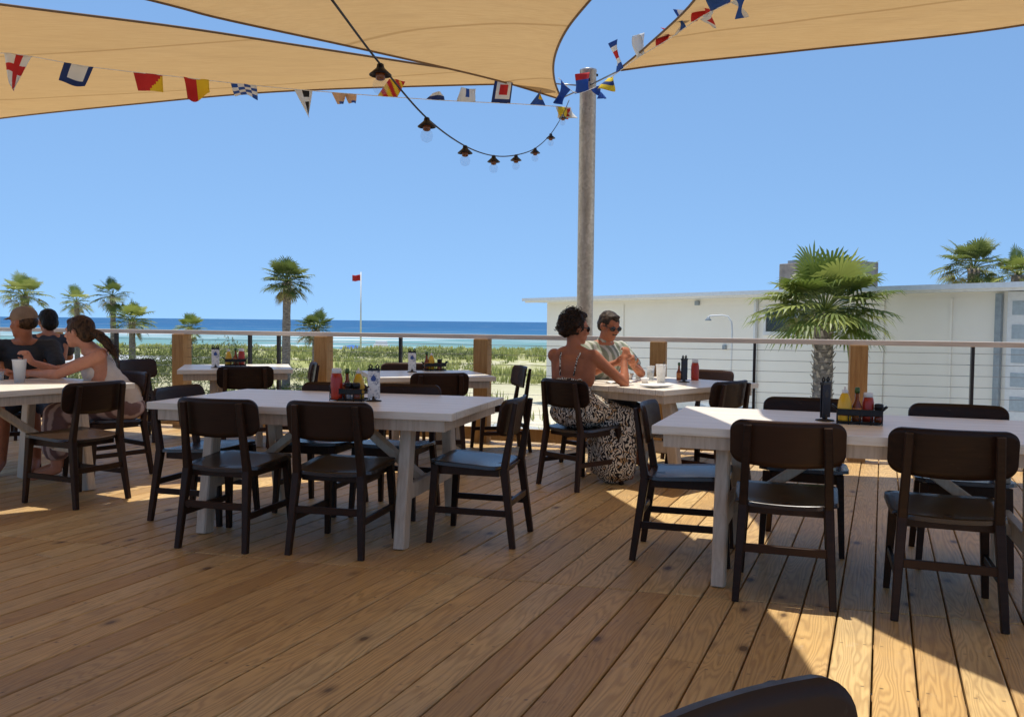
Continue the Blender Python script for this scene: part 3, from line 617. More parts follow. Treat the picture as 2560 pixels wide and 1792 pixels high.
# ---------------------------------------------------------------- bottles, caddies, menus on the tables
def bottle(kind,label,loc,scale=1.,group=None,fill=None):
    names={'mustard':('mustard_bottle','bottle'),'ketchup':('ketchup_bottle','bottle'),'hot':('hot_sauce_bottle','bottle'),'shaker':('salt_shaker','shaker'),'pepper':('pepper_shaker','shaker'),'cup':('plastic_cup','cup'),'tumbler':('glass_tumbler','glass')}
    nm,cat=names[kind]; t=thing(nm,label,cat,loc,0,group); s=scale
    if kind=='mustard':
        MB().lathe([(.0,0),(.026*s,0),(.029*s,.01*s),(.030*s,.06*s),(.026*s,.09*s),(.016*s,.118*s),(.011*s,.124*s)],24).build('body',M['mustard'],t)
        MB().lathe([(.013*s,.124*s),(.013*s,.136*s),(.005*s,.139*s),(.003*s,.152*s)],16).build('cap',M['white'],t)
        m=MB(); g=[[(.0305*s*math.cos(a),.0305*s*math.sin(a),z) for z in (.028*s,.04*s,.052*s)] for a in [R(-125+6*i) for i in range(11)]]; m.sheet(g,0,.0003); m.build('label',M['label'],t)
    elif kind=='ketchup':
        MB().lathe([(.0,0),(.027*s,0),(.029*s,.02*s),(.029*s,.10*s),(.024*s,.125*s),(.020*s,.128*s)],24).build('body',M['ketchup'] if not fill else fill,t)
        MB().lathe([(.024*s,.128*s),(.023*s,.150*s),(.02*s,.152*s)],20).build('cap',M['white'],t)
    elif kind=='hot':
        MB().lathe([(.0,0),(.019*s,0),(.020*s,.01*s),(.020*s,.068*s),(.009*s,.092*s),(.008*s,.125*s)],20).build('body',M['hot'],t)
        MB().lathe([(.0207*s,.018*s),(.0207*s,.06*s)],20).build('label',M['amberlabel'],t)
        MB().lathe([(.011*s,.125*s),(.010*s,.147*s),(.006*s,.149*s)],16).build('cap',M['olive'],t)
    elif kind in('shaker','pepper'):
        MB().lathe([(.0,0),(.018*s,0),(.019*s,.01*s),(.017*s,.055*s)],16).build('body',M['glass'] if kind=='shaker' else M['hot'],t)
        MB().lathe([(.0188*s,.055*s),(.0188*s,.078*s),(.014*s,.082*s)],16).build('cap',M['black'],t)
    elif kind=='cup':
        MB().lathe([(.0,0),(.030*s,0),(.042*s,.145*s),(.0435*s,.146*s),(.042*s,.15*s),(.040*s,.146*s),(.029*s,.006*s),(0,.006*s)],24).build('cup_wall',M['frost'],t)
        MB().lathe([(0,.008*s),(.028*s,.008*s),(.036*s,.09*s),(0,.092*s)],20).build('iced_water',M['glass'],t)
        MB().tube([(.0,.0,.012*s),(.025*s,.0,.175*s)],.003*s).build('straw',M['black'],t)
    elif kind=='tumbler':
        MB().lathe([(.0,0),(.028*s,0),(.036*s,.13*s),(.034*s,.13*s),(.026*s,.01*s),(0,.01*s)],24).build('glass_wall',M['glass'],t)
        MB().lathe([(0,.011*s),(.0255*s,.011*s),(.032*s,.10*s),(0,.102*s)],20).build('drink',M['frost'],t)
    return t
def caddy(loc,rz,label):
    t=thing('condiment_caddy',label,'caddy',loc,rz,'black condiment caddies on the tables'); m=MB(); L,W=.20,.12
    for z in (.012,.045,.07):
        m.tube([(-L/2,-W/2,z),(L/2,-W/2,z),(L/2,W/2,z),(-L/2,W/2,z),(-L/2,-W/2,z)],.0036,6)
    for x in (-L/2,-L/4,0,L/4,L/2):
        for y in (-W/2,W/2): m.tube([(x,y,.0),(x,y,.07)],.0032,6)
    for x in (-L/6,L/6): m.tube([(x,-W/2,.045),(x,W/2,.045)],.003,6)
    m.box((0,0,.006),(L-.008,W-.008,.004)); m.box((0,-W/2-.001,.058),(L,.003,.022)); m.build('rack',M['black'],t)
    for s in (-1,1): MB().tube([(s*L/2,-.025,.065),(s*(L/2+.022),-.02,.085),(s*(L/2+.022),.02,.085),(s*L/2,.025,.065)],.005,8).build('handle',M['black'],t)
    return t
def menu_holder(loc,rz,label,dark=False):
    t=thing('menu_holder',label,'menu holder',loc,rz,'clip menu holders on the tables')
    m=MB(); m.lathe([(0,0),(.045,0),(.045,.005),(.012,.010),(.010,.03)],24); m.tube([(0,0,.02),(0,0,.17)],.005); m.build('stand',M['steel'],t)
    MB().box((0,-.006,.10),(.072,.004,.17),bev=.001).box((0,.006,.10),(.070,.003,.168),bev=.001).build('menu',M['shorts'] if dark else M['paper'],t)  # dark variant: the menu's shadowed side is put into its colour
    e=MB(); e.add([(-.012,-.0085,.118),(.012,-.0085,.118),(.017,-.0085,.135),(0,-.0085,.158),(-.017,-.0085,.135)],[(0,1,2,3,4)]); e.build('emblem',M['steel'] if dark else M['bluebrand'],t)
    c=MB(); c.beam((-.036,0,.186),(.036,0,.186),.022,.014)
    for s in (-1,1): c.tube([(s*.022,0,.19),(s*.032,0,.205),(s*.022,0,.216),(s*.010,0,.205),(s*.018,0,.19)],.0045,8)
    c.build('clip',M['black'],t); return t
TZ=.7455
def on(px,py): p=at_z(px,py,TZ); return p
# T1
c1=on(870,1003)+Vector((0,.06,0)); caddy(c1,R(-14),'black wire condiment caddy on the middle long table, packed with sauces')
g='bottles in the caddies'
bottle('ketchup','dull red bottle at the left end of the caddy on the middle long table',c1+Vector((-.075,-.02,.009)),1.2)
bottle('mustard','mustard bottle in the caddy on the middle long table',c1+Vector((.045,.03,.009)),1.2)
bottle('hot','green capped hot sauce bottle in the caddy on the middle long table',c1+Vector((-.02,.02,.009)),1.2)
bottle('shaker','black capped salt shaker in the caddy on the middle long table',c1+Vector((.0,-.035,.009)),1.2)
bottle('pepper','black capped pepper shaker in the caddy on the middle long table',c1+Vector((.045,-.04,.009)),1.2)
m=MB(); m.box((0,0,.045),(.045,.03,.085),bev=.002); m=m.build('sugar_packets',M['sugar'],loc=c1+Vector((-.066,.035,.01))); tag(m,'pale stack of sugar packets in the caddy on the middle long table','sugar packets')
menu_holder(on(934,1003)+Vector((.0,.01,0)),R(-10),'white menu with blue emblem clipped upright right of the caddy on the middle long table')
# T2
c2=on(2160,1062)+Vector((0,.06,0)); caddy(c2,R(-20),'black wire condiment caddy on the right front table, holding the yellow mustard')
bottle('mustard','yellow mustard bottle with red oval label in the caddy on the right front table',c2+Vector((-.072,.0,.009)),1.12)
bottle('hot','green capped hot sauce bottle with orange label in the right front table caddy',c2+Vector((-.012,.0,.009)),1.12)
bottle('ketchup','dark red ketchup bottle with pale lid in the caddy on the right front table',c2+Vector((.042,.0,.009)),.93)
bottle('pepper','black capped pepper shaker at the right end of the right front table caddy',c2+Vector((.082,-.03,.009)),1.1)
menu_holder(on(2062,1051),R(40),'clip menu holder, shadowed side coloured dark, left of the caddy on the right front table',True)
# T3
c3=on(1085,927)+Vector((0,.05,0)); caddy(c3,R(17),'black wire condiment caddy on the small centre table by the railing')
bottle('mustard','mustard bottle in the caddy on the small centre table',c3+Vector((-.03,.0,.009)),1.1)
bottle('hot','hot sauce bottle in the caddy on the small centre table',c3+Vector((-.075,-.01,.009)),1.15)
bottle('pepper','black capped shaker in the caddy on the small centre table',c3+Vector((.05,-.02,.009)),1.25)
menu_holder(on(1030,930),R(10),'white menu clipped upright on the small centre table')
# T4
c4=on(585,915)+Vector((0,.05,0)); caddy(c4,R(17),'black wire condiment caddy on the small left table by the railing')
bottle('mustard','mustard bottle in the caddy on the small left table',c4+Vector((-.07,.0,.009)),1.1)
bottle('ketchup','ketchup bottle in the caddy on the small left table',c4+Vector((.06,.0,.009)),1.1)
bottle('hot','hot sauce bottle in the caddy on the small left table',c4+Vector((.0,.0,.009)),1.15)
menu_holder(on(539,919),R(10),'white menu clipped upright on the small left table')
# T5
p=on(1710,955); menu_holder(p,R(45),'black clip menu holder standing on the couple table',True)
bottle('ketchup','red ketchup bottle on the couple table next to the black menu holder',on(1737,950),1.15)
bottle('hot','sauce bottle with green cap on the couple table left of the black menu holder',on(1697,950),1.0)
bottle('cup','clear plastic cup of ice water on the couple table, taller one in the sunlight',on(1652,958),1.0)
bottle('tumbler','clear tumbler on the couple table, left of the tall plastic cup',on(1626,951),.95)
for i,(x,y,s,lb) in enumerate([(1572,948,1,'small white paper food cup on the couple table, left one, nearest the woman'),(1597,946,.9,'small white paper food cup on the couple table, between two other small cups'),(1612,957,.8,'small white paper cup on the couple table, lying nearest its corner')]):
    o=MB().lathe([(0,0),(.028*s,0),(.042*s,.05*s),(.040*s,.05*s),(.026*s,.006),(0,.006)],20).build('paper_cup',M['plate'],loc=on(x,y)); tag(o,lb,'cup','small paper cups on the couple table')
g=[[(-.12+.24*i/8,-.085+.17*j/6,.004+.018*max(abs(-1+2*i/8),abs(-1+2*j/6))**4) for j in range(7)] for i in range(9)]
o=MB().sheet(g,0,.002).build('paper_tray',M['plate'],loc=on(1640,968)); o.rotation_euler=(0,0,R(35)); tag(o,'flat white paper tray at the near corner of the couple table','tray')
g=[[(-.10+.2*i/8,-.07+.14*j/6,.003+.012*math.sin(i*1.3+j)**2) for j in range(7)] for i in range(9)]
o=MB().sheet(g,0,.001).build('napkin',M['plate'],loc=on(1545,957)); o.rotation_euler=(0,0,R(50)); tag(o,'crumpled white napkin on the couple table in front of the woman','napkin')
# T6
bottle('cup','tall frosted plastic cup with dark straw on the left table before the capped man',on(49,956),1.12)
bottle('tumbler','glass with a dark drink at the left edge of the left table',on(4,950),.5)

# ---------------------------------------------------------------- people
def capsule(mb,p,q,r1,r2,seg=14):
    p,q=Vector(p),Vector(q); d=q-p; L=d.length; d=d.normalized() if L>1e-6 else Vector((0,0,1)); pts=[];rr=[]
    for t in (-1,-.85,-.6,-.3): pts.append(p+d*(t*r1)); rr.append(r1*math.sqrt(max(.0004,1-t*t)))
    pts.append(p); rr.append(r1); 
    for t in (.33,.66): pts.append(p.lerp(q,t)); rr.append(r1+(r2-r1)*t)
    pts.append(q); rr.append(r2)
    for t in (.3,.6,.85,1): pts.append(q+d*(t*r2)); rr.append(r2*math.sqrt(max(.0004,1-t*t)))
    mb.tube(pts,rr,seg)
def ellipsoid(mb,c,r,rot=None):
    X=Matrix.Translation(Vector(c))@(rot.to_4x4() if rot else Matrix.Identity(4))@Matrix.Diagonal((*r,1))
    prof=[(math.sin(math.pi*i/12)+1e-4*(i in(0,12)),-math.cos(math.pi*i/12)) for i in range(13)]; mb.lathe(prof,20,X=X)
def blob(name,prims,mat,parent,voxel=.008,smooth=6,rough=0,subsmooth=.5):
    mb=MB()
    for p in prims:
        if p[0]=='c': capsule(mb,*p[1:])
        else: ellipsoid(mb,*p[1:])
    o=mb.build(name,mat); md=o.modifiers.new('r','REMESH'); md.mode='VOXEL'; md.voxel_size=voxel
    dg=bpy.context.evaluated_depsgraph_get(); me=bpy.data.meshes.new_from_object(o.evaluated_get(dg)); old=o.data; o.modifiers.clear(); o.data=me; bpy.data.meshes.remove(old)
    bm=bmesh.new(); bm.from_mesh(me)
    for _ in range(smooth): bmesh.ops.smooth_vert(bm,verts=bm.verts[:],factor=subsmooth,use_axis_x=True,use_axis_y=True,use_axis_z=True)
    if rough:
        bm.normal_update()
        for v in bm.verts:
            n=noise.noise(v.co*26)+.6*noise.noise(v.co*60); v.co+=v.normal*n*rough
    bm.to_mesh(me); bm.free(); me.name=name; me.materials.clear(); me.materials.append(mat)
    me.polygons.foreach_set('use_smooth',[True]*len(me.polygons)); me.update(); o.name=name
    if parent: o.parent=parent
    return o
def hand(pr,wrist,direc,palmn,curl=.5,s=1.):
    """palm plus five bent fingers, as primitives"""
    w=Vector(wrist); d=Vector(direc).normalized(); n=Vector(palmn); n=(n-d*n.dot(d)).normalized(); a=d.cross(n)
    pr.append(('c',w,w+d*.02*s,.025*s,.026*s)); 
    for k in (-1.3,-.45,.45,1.3): pr.append(('c',w+d*.02*s+a*.012*k*s,w+d*.082*s+a*.017*k*s,.0135*s,.0115*s))
    for i,k in enumerate((-1.4,-.47,.47,1.35)):
        L=(.066,.078,.074,.058)[i]*s; b=w+d*.084*s+a*.0185*k*s; c=curl*(1+.12*i)
        dd=(d*math.cos(c*.7)+n*math.sin(c*.7)); e=b+dd*L*.5; d2=(d*math.cos(c*1.7)+n*math.sin(c*1.7)); f=e+d2*L*.5
        pr.append(('c',b,e,.0098*s,.0088*s)); pr.append(('c',e,f,.0088*s,.0074*s))
    b=w+d*.025*s-a*.024*s; e=b+(d*.6-a*.6+n*.4).normalized()*.038*s; pr.append(('c',b,e,.0125*s,.0105*s)); pr.append(('c',e,e+(d*.9-a*.1+n*.4).normalized()*.03*s,.0105*s,.0085*s))
def head_prims(hc,Rh,s=1.):
    """hc = head centre, Rh rotates face (+y forward)"""
    q=lambda x,y,z: Vector(hc)+Rh@(Vector((x,y,z))*s); pr=[]
    pr.append(('e',q(0,-.012,.028),(.077*s,.095*s,.090*s),Rh)); pr.append(('e',q(0,.022,-.018),(.064*s,.068*s,.088*s),Rh))
    pr.append(('e',q(0,.045,-.070),(.045*s,.042*s,.040*s),Rh)); pr.append(('e',q(0,.072,-.092),(.020*s,.018*s,.018*s),Rh))
    pr.append(('c',q(0,.084,.018),q(0,.106,-.020),.0085*s,.0125*s)); pr.append(('c',q(-.012,.092,-.024),q(.012,.092,-.024),.0085*s,.0085*s))
    pr.append(('c',q(-.03,.078,.030),q(.03,.078,.030),.012*s,.012*s)); pr.append(('c',q(-.014,.087,-.052),q(.014,.087,-.052),.008*s,.008*s)); pr.append(('c',q(-.012,.085,-.063),q(.012,.085,-.063),.008*s,.008*s))
    for sx in (-1,1):
        pr.append(('e',q(sx*.079,-.005,.0),(.012*s,.020*s,.032*s),Rh)); pr.append(('e',q(sx*.042,.058,-.022),(.026*s,.022*s,.026*s),Rh))
    return pr,q
def Rot(yaw,pitch=0,roll=0): return Matrix.Rotation(R(yaw),3,'Z')@Matrix.Rotation(R(pitch),3,'X')@Matrix.Rotation(R(roll),3,'Y')
def person(label,loc,heading,skin,J,head,arms,legs=None,scale=1.,curl=.6,group=None):
    h=Vector(heading).normalized(); t=thing('person',label,'person',(loc[0],loc[1],0),math.atan2(-h[0],h[1]),group)
    pr=[]; V=Vector; pel,wai,che,nk=[V(J[x]) for x in('pelvis','waist','chest','neck')]; sw=J.get('sw',.165); sh=J.get('shrot',0); Rs=Rot(sh)
    pr.append(('e',pel,(.165,.125,.11))); pr.append(('e',pel.lerp(wai,.5),(.145,.11,.10))); pr.append(('e',wai,(.132,.10,.12),Rot(sh*.5))); pr.append(('e',wai.lerp(che,.5),(.145,.105,.11),Rot(sh*.8))); pr.append(('e',che,(.160*sw/.165,.112,.14),Rs))
    shl=che+V((0,-.01,.105)); pts=[shl+Rs@V((s*sw,0,0)) for s in(-1,1)]
    pr.append(('c',pts[0],pts[1],.050,.050)); pr.append(('c',shl+Rs@V((-.09,-.01,.015)),nk,.05,.045)); pr.append(('c',shl+Rs@V((.09,-.01,.015)),nk,.05,.045))
    hc,Rh=V(head[0]),head[1]; pr.append(('c',shl+V((0,0,.0)),hc+Rh@V((0,-.015,-.06)),.056,.050)); hp,q=head_prims(hc,Rh,head[2] if len(head)>2 else 1.); pr+=hp
    for i,s_ in ((0,-1),(1,1)): pr.append(('c',pts[i]*.82+shl*.18+V((0,0,-.012)),che+Rs@V((s_*.105,-.015,-.07)),.055,.068))
    for i,(el,wr,hd,pn) in enumerate(arms):
        pr.append(('c',pts[i],V(pts[i]).lerp(V(el),.35),.054,.045)); pr.append(('c',V(pts[i]).lerp(V(el),.35),el,.045,.036)); pr.append(('c',el,V(el).lerp(V(wr),.3),.037,.037)); pr.append(('c',V(el).lerp(V(wr),.3),wr,.037,.0235)); hand(pr,wr,hd,pn,curl)
    lg=legs or [((-.10,.44,.50),(-.12,.42,.09),(-.13,.58,.04)),((.10,.44,.50),(.12,.42,.09),(.13,.58,.04))]
    for i,(kn,an,to) in enumerate(lg):
        hp_=pel+V(((-.09,.09)[i],.02,-.01)); pr.append(('c',hp_,kn,.085,.056)); pr.append(('c',kn,V(kn).lerp(V(an),.35),.054,.055)); pr.append(('c',V(kn).lerp(V(an),.35),an,.055,.036)); pr.append(('c',an,to,.036,.026))
    body=blob('body',pr,skin,t,.0065,7); return t,pts,q,Rh,pel,wai,che,shl,Rs
def torso_cover(pel,wai,che,shl,Rs,e,top=True,sw=.165):
    V=Vector; pr=[('e',pel,(.165+e,.125+e,.10+e)),('e',pel.lerp(wai,.5),(.148+e,.113+e,.10)),('e',wai,(.140+e,.105+e,.12)),('e',wai.lerp(che,.5),(.150+e,.108+e,.11)),('e',che,(.160+e,.112+e,.135+e),Rs)]
    if top: pr.append(('c',shl+Rs@V((-sw+.02,0,0)),shl+Rs@V((sw-.02,0,0)),.050+e,.050+e))
    return pr
def sleeves(pts,arms,f,e): 
    out=[]
    for i,a in enumerate(arms): out.append(('c',pts[i],Vector(pts[i]).lerp(Vector(a[0]),f),.054+e,.050+e))
    return out
def sunglasses(q,Rh,parent,s=1.):
    m=MB()
    for sx in(-1,1): ellipsoid(m,q(sx*.034,.086,.008),(.029*s,.010*s,.022*s),Rh); m.tube([q(sx*.060,.080,.014),q(sx*.081,.045,.014),q(sx*.083,-.01,.010)],.0035,6)
    m.tube([q(-.012,.100,.012),q(.012,.100,.012)],.003,6); return m.build('sunglasses',M['lens'],parent)
def eyes(q,parent):
    for sx in(-1,1):
        m=MB(); ellipsoid(m,q(sx*.031,.076,.008),(.012,.010,.007)); m.build('eye',M['white'],parent); m=MB(); ellipsoid(m,q(sx*.031,.0845,.008),(.0055,.004,.0055)); m.build('iris',M['hair_black'],parent)

# woman in patterned dress: back to us, sits at the near end of the couple table, face turned right
def to_local(base,h):
    h=Vector(h).normalized(); r=Vector((h.y,-h.x))
    return lambda x,y,z: ((x-base[0])*r.x+(y-base[1])*r.y,(x-base[0])*h.x+(y-base[1])*h.y,z)
hw=Vector((.42,.91)).normalized(); base=Vector((.46,6.46)); w2=to_local(base,hw)
J=dict(pelvis=(0,0,.545),waist=(.0,.0,.70),chest=(0.0,.02,.865),neck=(0,.03,1.02),sw=.160,shrot=-4)
arms=[(w2(.55,6.72,.80),w2(.82,6.66,.92),(.6,.1,.6),(.4,-.3,-.5)),(w2(.85,6.47,.765),w2(.86,6.58,.935),(.05,.35,.8),(-.5,.5,-.1))]
legs=[((.20,.38,.50),(.17,.30,.10),(.22,.42,.045)),((.33,.26,.50),(.30,.16,.10),(.38,.27,.045))]
t,pts,q,Rh,pel,wai,che,shl,Rs=person('woman in black and white patterned sundress, dark hair pinned up, bare back to the viewer',base,hw,M['skin1'],J,((.0,.05,1.17),Rot(-48,-6)),arms,legs,curl=.9)
V=Vector
pr=[('e',pel,(.180,.142,.115)),('e',pel.lerp(wai,.5),(.162,.126,.10)),('e',wai,(.148,.116,.11)),('e',wai.lerp(che,.45),(.150,.118,.07))]
pr+=[('e',che+V((0,.07,-.01)),(.125,.062,.085))]
for kn,an in (((.20,.38,.50),(.19,.32,.14)),((.33,.26,.50),(.33,.19,.13))): pr+=[('c',pel+V((.02,.02,-.01)),kn,.115,.090),('c',kn,an,.090,.115),('c',V(kn)*.6+V((0,0,.17)),V(an)*.8+V((0,0,.03)),.09,.11)]
pr+=[('c',(.24,.28,.46),(.26,.22,.13),.12,.15),('c',pel+V((.10,.06,.02)),(.27,.28,.47),.13,.12),('e',pel+V((.06,.0,0)),(.20,.15,.12))]
blob('sundress',pr,M['dress'],t,.010,6,.005)
m=MB()
for s in(-1,1): m.tube([shl+Rs@V((s*.055,-.118,-.145)),shl+Rs@V((s*.07,-.090,-.02)),shl+Rs@V((s*.085,-.03,.052)),shl+Rs@V((s*.08,.06,.02)),shl+Rs@V((s*.06,.108,-.07))],.006,6)
m.build('dress_strap',M['dress'],t)
pr=[('e',q(0,-.025,.035),(.090,.096,.096),Rh),('e',q(0,-.085,.0),(.070,.055,.072),Rh),('e',q(0,-.105,.055),(.05,.045,.05),Rh),('e',q(-.01,-.05,.125),(.048,.045,.035),Rh),('e',q(.03,.02,.105),(.045,.045,.03),Rh)]
rn=random.Random(4)
for i in range(34):
    a=rn.uniform(0,6.28); b=rn.uniform(-.35,1.3); d=V((math.cos(a)*math.cos(b),math.sin(a)*math.cos(b),math.sin(b)))
    if d.y>.35 and d.z<.65: continue
    pr.append(('e',q(d.x*.088,-.03+d.y*.10,.03+d.z*.098),(.022,.022,.022)))
blob('hair',pr,M['hair_dark'],t,.006,2,.010)
m=MB(); rn=random.Random(9)
for i in range(150):
    a=rn.uniform(0,6.28); b=rn.uniform(-.5,1.5); d=V((math.cos(a)*math.cos(b),math.sin(a)*math.cos(b),math.sin(b)))
    if d.y>.45 and d.z<.6: continue
    o_=q(d.x*.100,-.035+d.y*.115,.035+d.z*.115); ax=V((rn.gauss(0,1),rn.gauss(0,1),rn.gauss(0,1))).normalized(); u_=ax.orthogonal().normalized(); v_=ax.cross(u_); rr_=rn.uniform(.007,.014); ph=rn.uniform(0,6)
    m.tube([o_+u_*rr_*math.cos(ph+k_*.7)+v_*rr_*math.sin(ph+k_*.7)+ax*k_*.003 for k_ in range(11)],[.0022]*10+[.0008],4)
m.build('curls',M['hair_dark'],t)
sunglasses(q,Rh,t)

# man in sage shirt: faces the viewer and right, looks down at a phone
hm=Vector((.50,-.87)).normalized(); base=Vector((.73,7.38))
J=dict(pelvis=(0,0,.55),waist=(0,.04,.72),chest=(0,.10,.90),neck=(0,.13,1.05),sw=.185)
arms=[((-.22,.33,.80),(-.03,.46,.88),(.5,.5,.2),(0,-.2,.8)),((.27,.26,.81),(.17,.50,.90),(-.2,.7,.3),(-.7,0,.2))]
t,pts,q,Rh,pel,wai,che,shl,Rs=person('greying man in sage striped shirt and sunglasses looking down at his hands',base,hm,M['skin1'],J,((.0,.17,1.19),Rot(6,-20)),arms,curl=1.1)
e=.014; pr=torso_cover(pel,wai,che,shl,Rs,e,True,.185)+sleeves(pts,arms,.62,.012); pr.append(('c',shl+V((0,.0,.03)),shl+V((0,.015,.05)),.075,.068))
blob('shirt',pr,M['shirt_green'],t,.009,5,.004)
pr=[('e',pel,(.18,.142,.10))]+[('c',pel+V((s*.09,.02,-.01)),(s*.10,.42,.50),.10,.075) for s in(-1,1)]; blob('shorts',pr,M['shorts'],t,.010,5,.003)
pr=[('e',q(0,-.022,.040),(.084,.098,.090),Rh),('e',q(0,-.055,.0),(.078,.060,.070),Rh),('e',q(.0,.045,.100),(.050,.030,.018),Rh)]; blob('hair',pr,M['hair_grey'],t,.007,2,.005)
blob('moustache',[('c',q(-.020,.088,-.040),q(.020,.088,-.040),.0075,.0075)],M['hair_grey'],t,.004,1,.001)
sunglasses(q,Rh,t)

# ponytailed woman on the left
hl=Vector((-.86,-.35)).normalized(); base=Vector((-3.03,6.62))
J=dict(pelvis=(0,-.03,.55),waist=(0,.04,.69),chest=(0,.14,.82),neck=(0,.22,.965),sw=.16,shrot=0)
arms=[((-.20,.42,.79),(.0,.56,.80),(.6,.5,.05),(0,.1,-1)),((.17,.36,.80),(.12,.56,.87),(-.2,.3,.8),(-.6,.1,.2))]
arms=[((-.17,.40,.80),(.02,.60,.795),(.5,.8,0),(0,.1,-1)),((.20,.44,.80),(.07,.60,.88),(-.3,.4,.8),(-.6,.3,.1))]
t,pts,q,Rh,pel,wai,che,shl,Rs=person('woman with long brown ponytail and cream sleeveless top leaning on the left table',base,hl,M['skin2'],J,((0,.275,1.105),Rot(-24,-4)),arms,curl=.9)
e=.013; pr=torso_cover(pel,wai,che,shl,Rs,e,False)+[('c',shl+Rs@V((-.08,0,-.03)),shl+Rs@V((.08,0,-.03)),.062,.062)]; pr+=[('e',pel.lerp(wai,.4)+V((0,-.03,0)),(.17,.14,.13))]
blob('tank_top',pr,M['tank'],t,.009,6,.004)
pr=[('e',pel+V((0,0,-.02)),(.185,.16,.11))]+[('c',pel+V((s*.09,.02,-.01)),(s*.11,.43,.50),.105,.085) for s in(-1,1)]+[('c',(s*.11,.43,.48),(s*.12,.42,.25),.085,.10) for s in(-1,1)]+[('c',(0,.2,.5),(0,.4,.3),.1,.12)]
blob('skirt',pr,M['skirt'],t,.011,5,.006)
pr=[('e',q(0,-.022,.038),(.087,.102,.095),Rh),('e',q(0,-.06,-.01),(.078,.062,.072),Rh),('e',q(.0,.05,.085),(.05,.03,.025),Rh)]
pony=[q(0,-.10,.0),q(0,-.16,-.035),q(.0,-.21,-.09),q(0,-.25,-.15),q(0,-.28,-.205)]; rr=[.034,.040,.036,.028,.012]
for a,b,r1,r2 in zip(pony,pony[1:],rr,rr[1:]): pr.append(('c',a,b,r1,r2))
blob('hair',pr,M['hair_brown'],t,.007,2,.005); eyes(q,t)
m=MB(); rn=random.Random(12)
for i in range(90):
    a=rn.uniform(-1.3,1.3); st=q(math.sin(a)*.075,.055*math.cos(a)+.01,.085-abs(a)*.03+rn.uniform(-.01,.01)); md_=q(math.sin(a)*.092,-.03,.06-abs(a)*.045+rn.uniform(-.02,.02)); en=[p_+V((rn.uniform(-.03,.03),rn.uniform(-.03,.03),rn.uniform(-.03,.03)))*(.6+.25*k_) for k_,p_ in enumerate(pony[:rn.choice((3,4,5))])]
    m.tube(spline([st,md_]+en,12),.0016,4)
m.build('hair_strands',M['hair_brown'],t)

# man in the cap
hc_=Vector((.35,-.93)).normalized(); base=Vector((-3.98,7.05))
J=dict(pelvis=(0,-.02,.55),waist=(0,.04,.71),chest=(0,.10,.87),neck=(0,.14,1.02),sw=.195)
arms=[((-.27,.30,.79),(-.08,.48,.79),(.8,.5,0),(0,0,-1)),((.25,.33,.80),(.07,.52,.80),(-.8,.4,0),(0,0,-1))]
t,pts,q,Rh,pel,wai,che,shl,Rs=person('man in a brown cap and charcoal shirt turned in profile to the left',base,hc_,M['skin1'],J,((0,.16,1.165),Rot(-118+0,-2)),arms,curl=.7)
e=.015; pr=torso_cover(pel,wai,che,shl,Rs,e,True,.195)+sleeves(pts,arms,.72,.014)+[('c',shl,shl+V((0,.005,.03)),.08,.07)]; blob('shirt',pr,M['shirt_dark'],t,.009,5,.004)
pr=[('e',pel,(.18,.142,.10))]+[('c',pel+V((s*.09,.02,-.01)),(s*.10,.42,.50),.10,.075) for s in(-1,1)]; blob('shorts',pr,M['shorts'],t,.010,5,.003)
pr=[('e',q(0,-.03,.015),(.082,.088,.070),Rh)]; blob('hair',pr,M['hair_brown'],t,.007,2,.004)
pr=[('e',q(0,-.012,.062),(.090,.106,.078),Rh)]
for i in range(7):
    x=-.06+.02*i; pr.append(('c',q(x,.07,.052),q(x*.75,.165-abs(x)*.5,.036),.006,.005))
blob('cap',pr,M['cap'],t,.006,3,.0); eyes(q,t)
# dark haired person further back
J=dict(pelvis=(0,0,.55),waist=(0,.02,.71),chest=(0,.05,.88),neck=(0,.07,1.03),sw=.17)
arms=[((-.22,.25,.80),(-.05,.45,.78),(.5,.7,0),(0,0,-1)),((.22,.25,.80),(.05,.45,.78),(-.5,.7,0),(0,0,-1))]
t,pts,q,Rh,pel,wai,che,shl,Rs=person('dark haired person in a grey top, mostly hidden between the cap and the ponytail',(-4.72,8.75),(-.55,.83),M['skin3'],J,((0,.08,1.175),Rot(20,-4)),arms)
blob('shirt',torso_cover(pel,wai,che,shl,Rs,.014,True,.17)+sleeves(pts,arms,.6,.012),M['shorts'],t,.011,4); blob('shorts',[('e',pel,(.18,.142,.10))]+[('c',pel+V((s*.09,.02,-.01)),(s*.10,.42,.50),.10,.075) for s in(-1,1)],M['shorts'],t,.012,4)
blob('hair',[('e',q(0,-.025,.035),(.090,.104,.097),Rh),('e',q(0,-.06,-.02),(.085,.065,.08),Rh)],M['hair_black'],t,.008,2,.005)
chair(-4.72,8.55,-.55,.83,'dark chair under the dark haired person at the back left')
# person at the left picture edge in a cream shirt
t,pts,q,Rh,pel,wai,che,shl,Rs=person('person in a cream shirt with dark hair, cut off by the left picture edge',(-4.94,7.72),(.6,-.8),M['skin3'],J,((0,.08,1.13),Rot(-20,-6)),arms)
blob('shirt',torso_cover(pel,wai,che,shl,Rs,.014,True,.17)+sleeves(pts,arms,.6,.012),M['tank'],t,.011,4); blob('shorts',[('e',pel,(.18,.142,.10))]+[('c',pel+V((s*.09,.02,-.01)),(s*.10,.42,.50),.10,.075) for s in(-1,1)],M['shorts'],t,.012,4)
blob('hair',[('e',q(0,-.025,.035),(.090,.104,.097),Rh),('e',q(0,-.06,-.02),(.085,.065,.08),Rh)],M['hair_black'],t,.008,2,.005); eyes(q,t)
chair(-5.06,7.88,.6,-.8,'dark chair under the person cut off by the left picture edge')

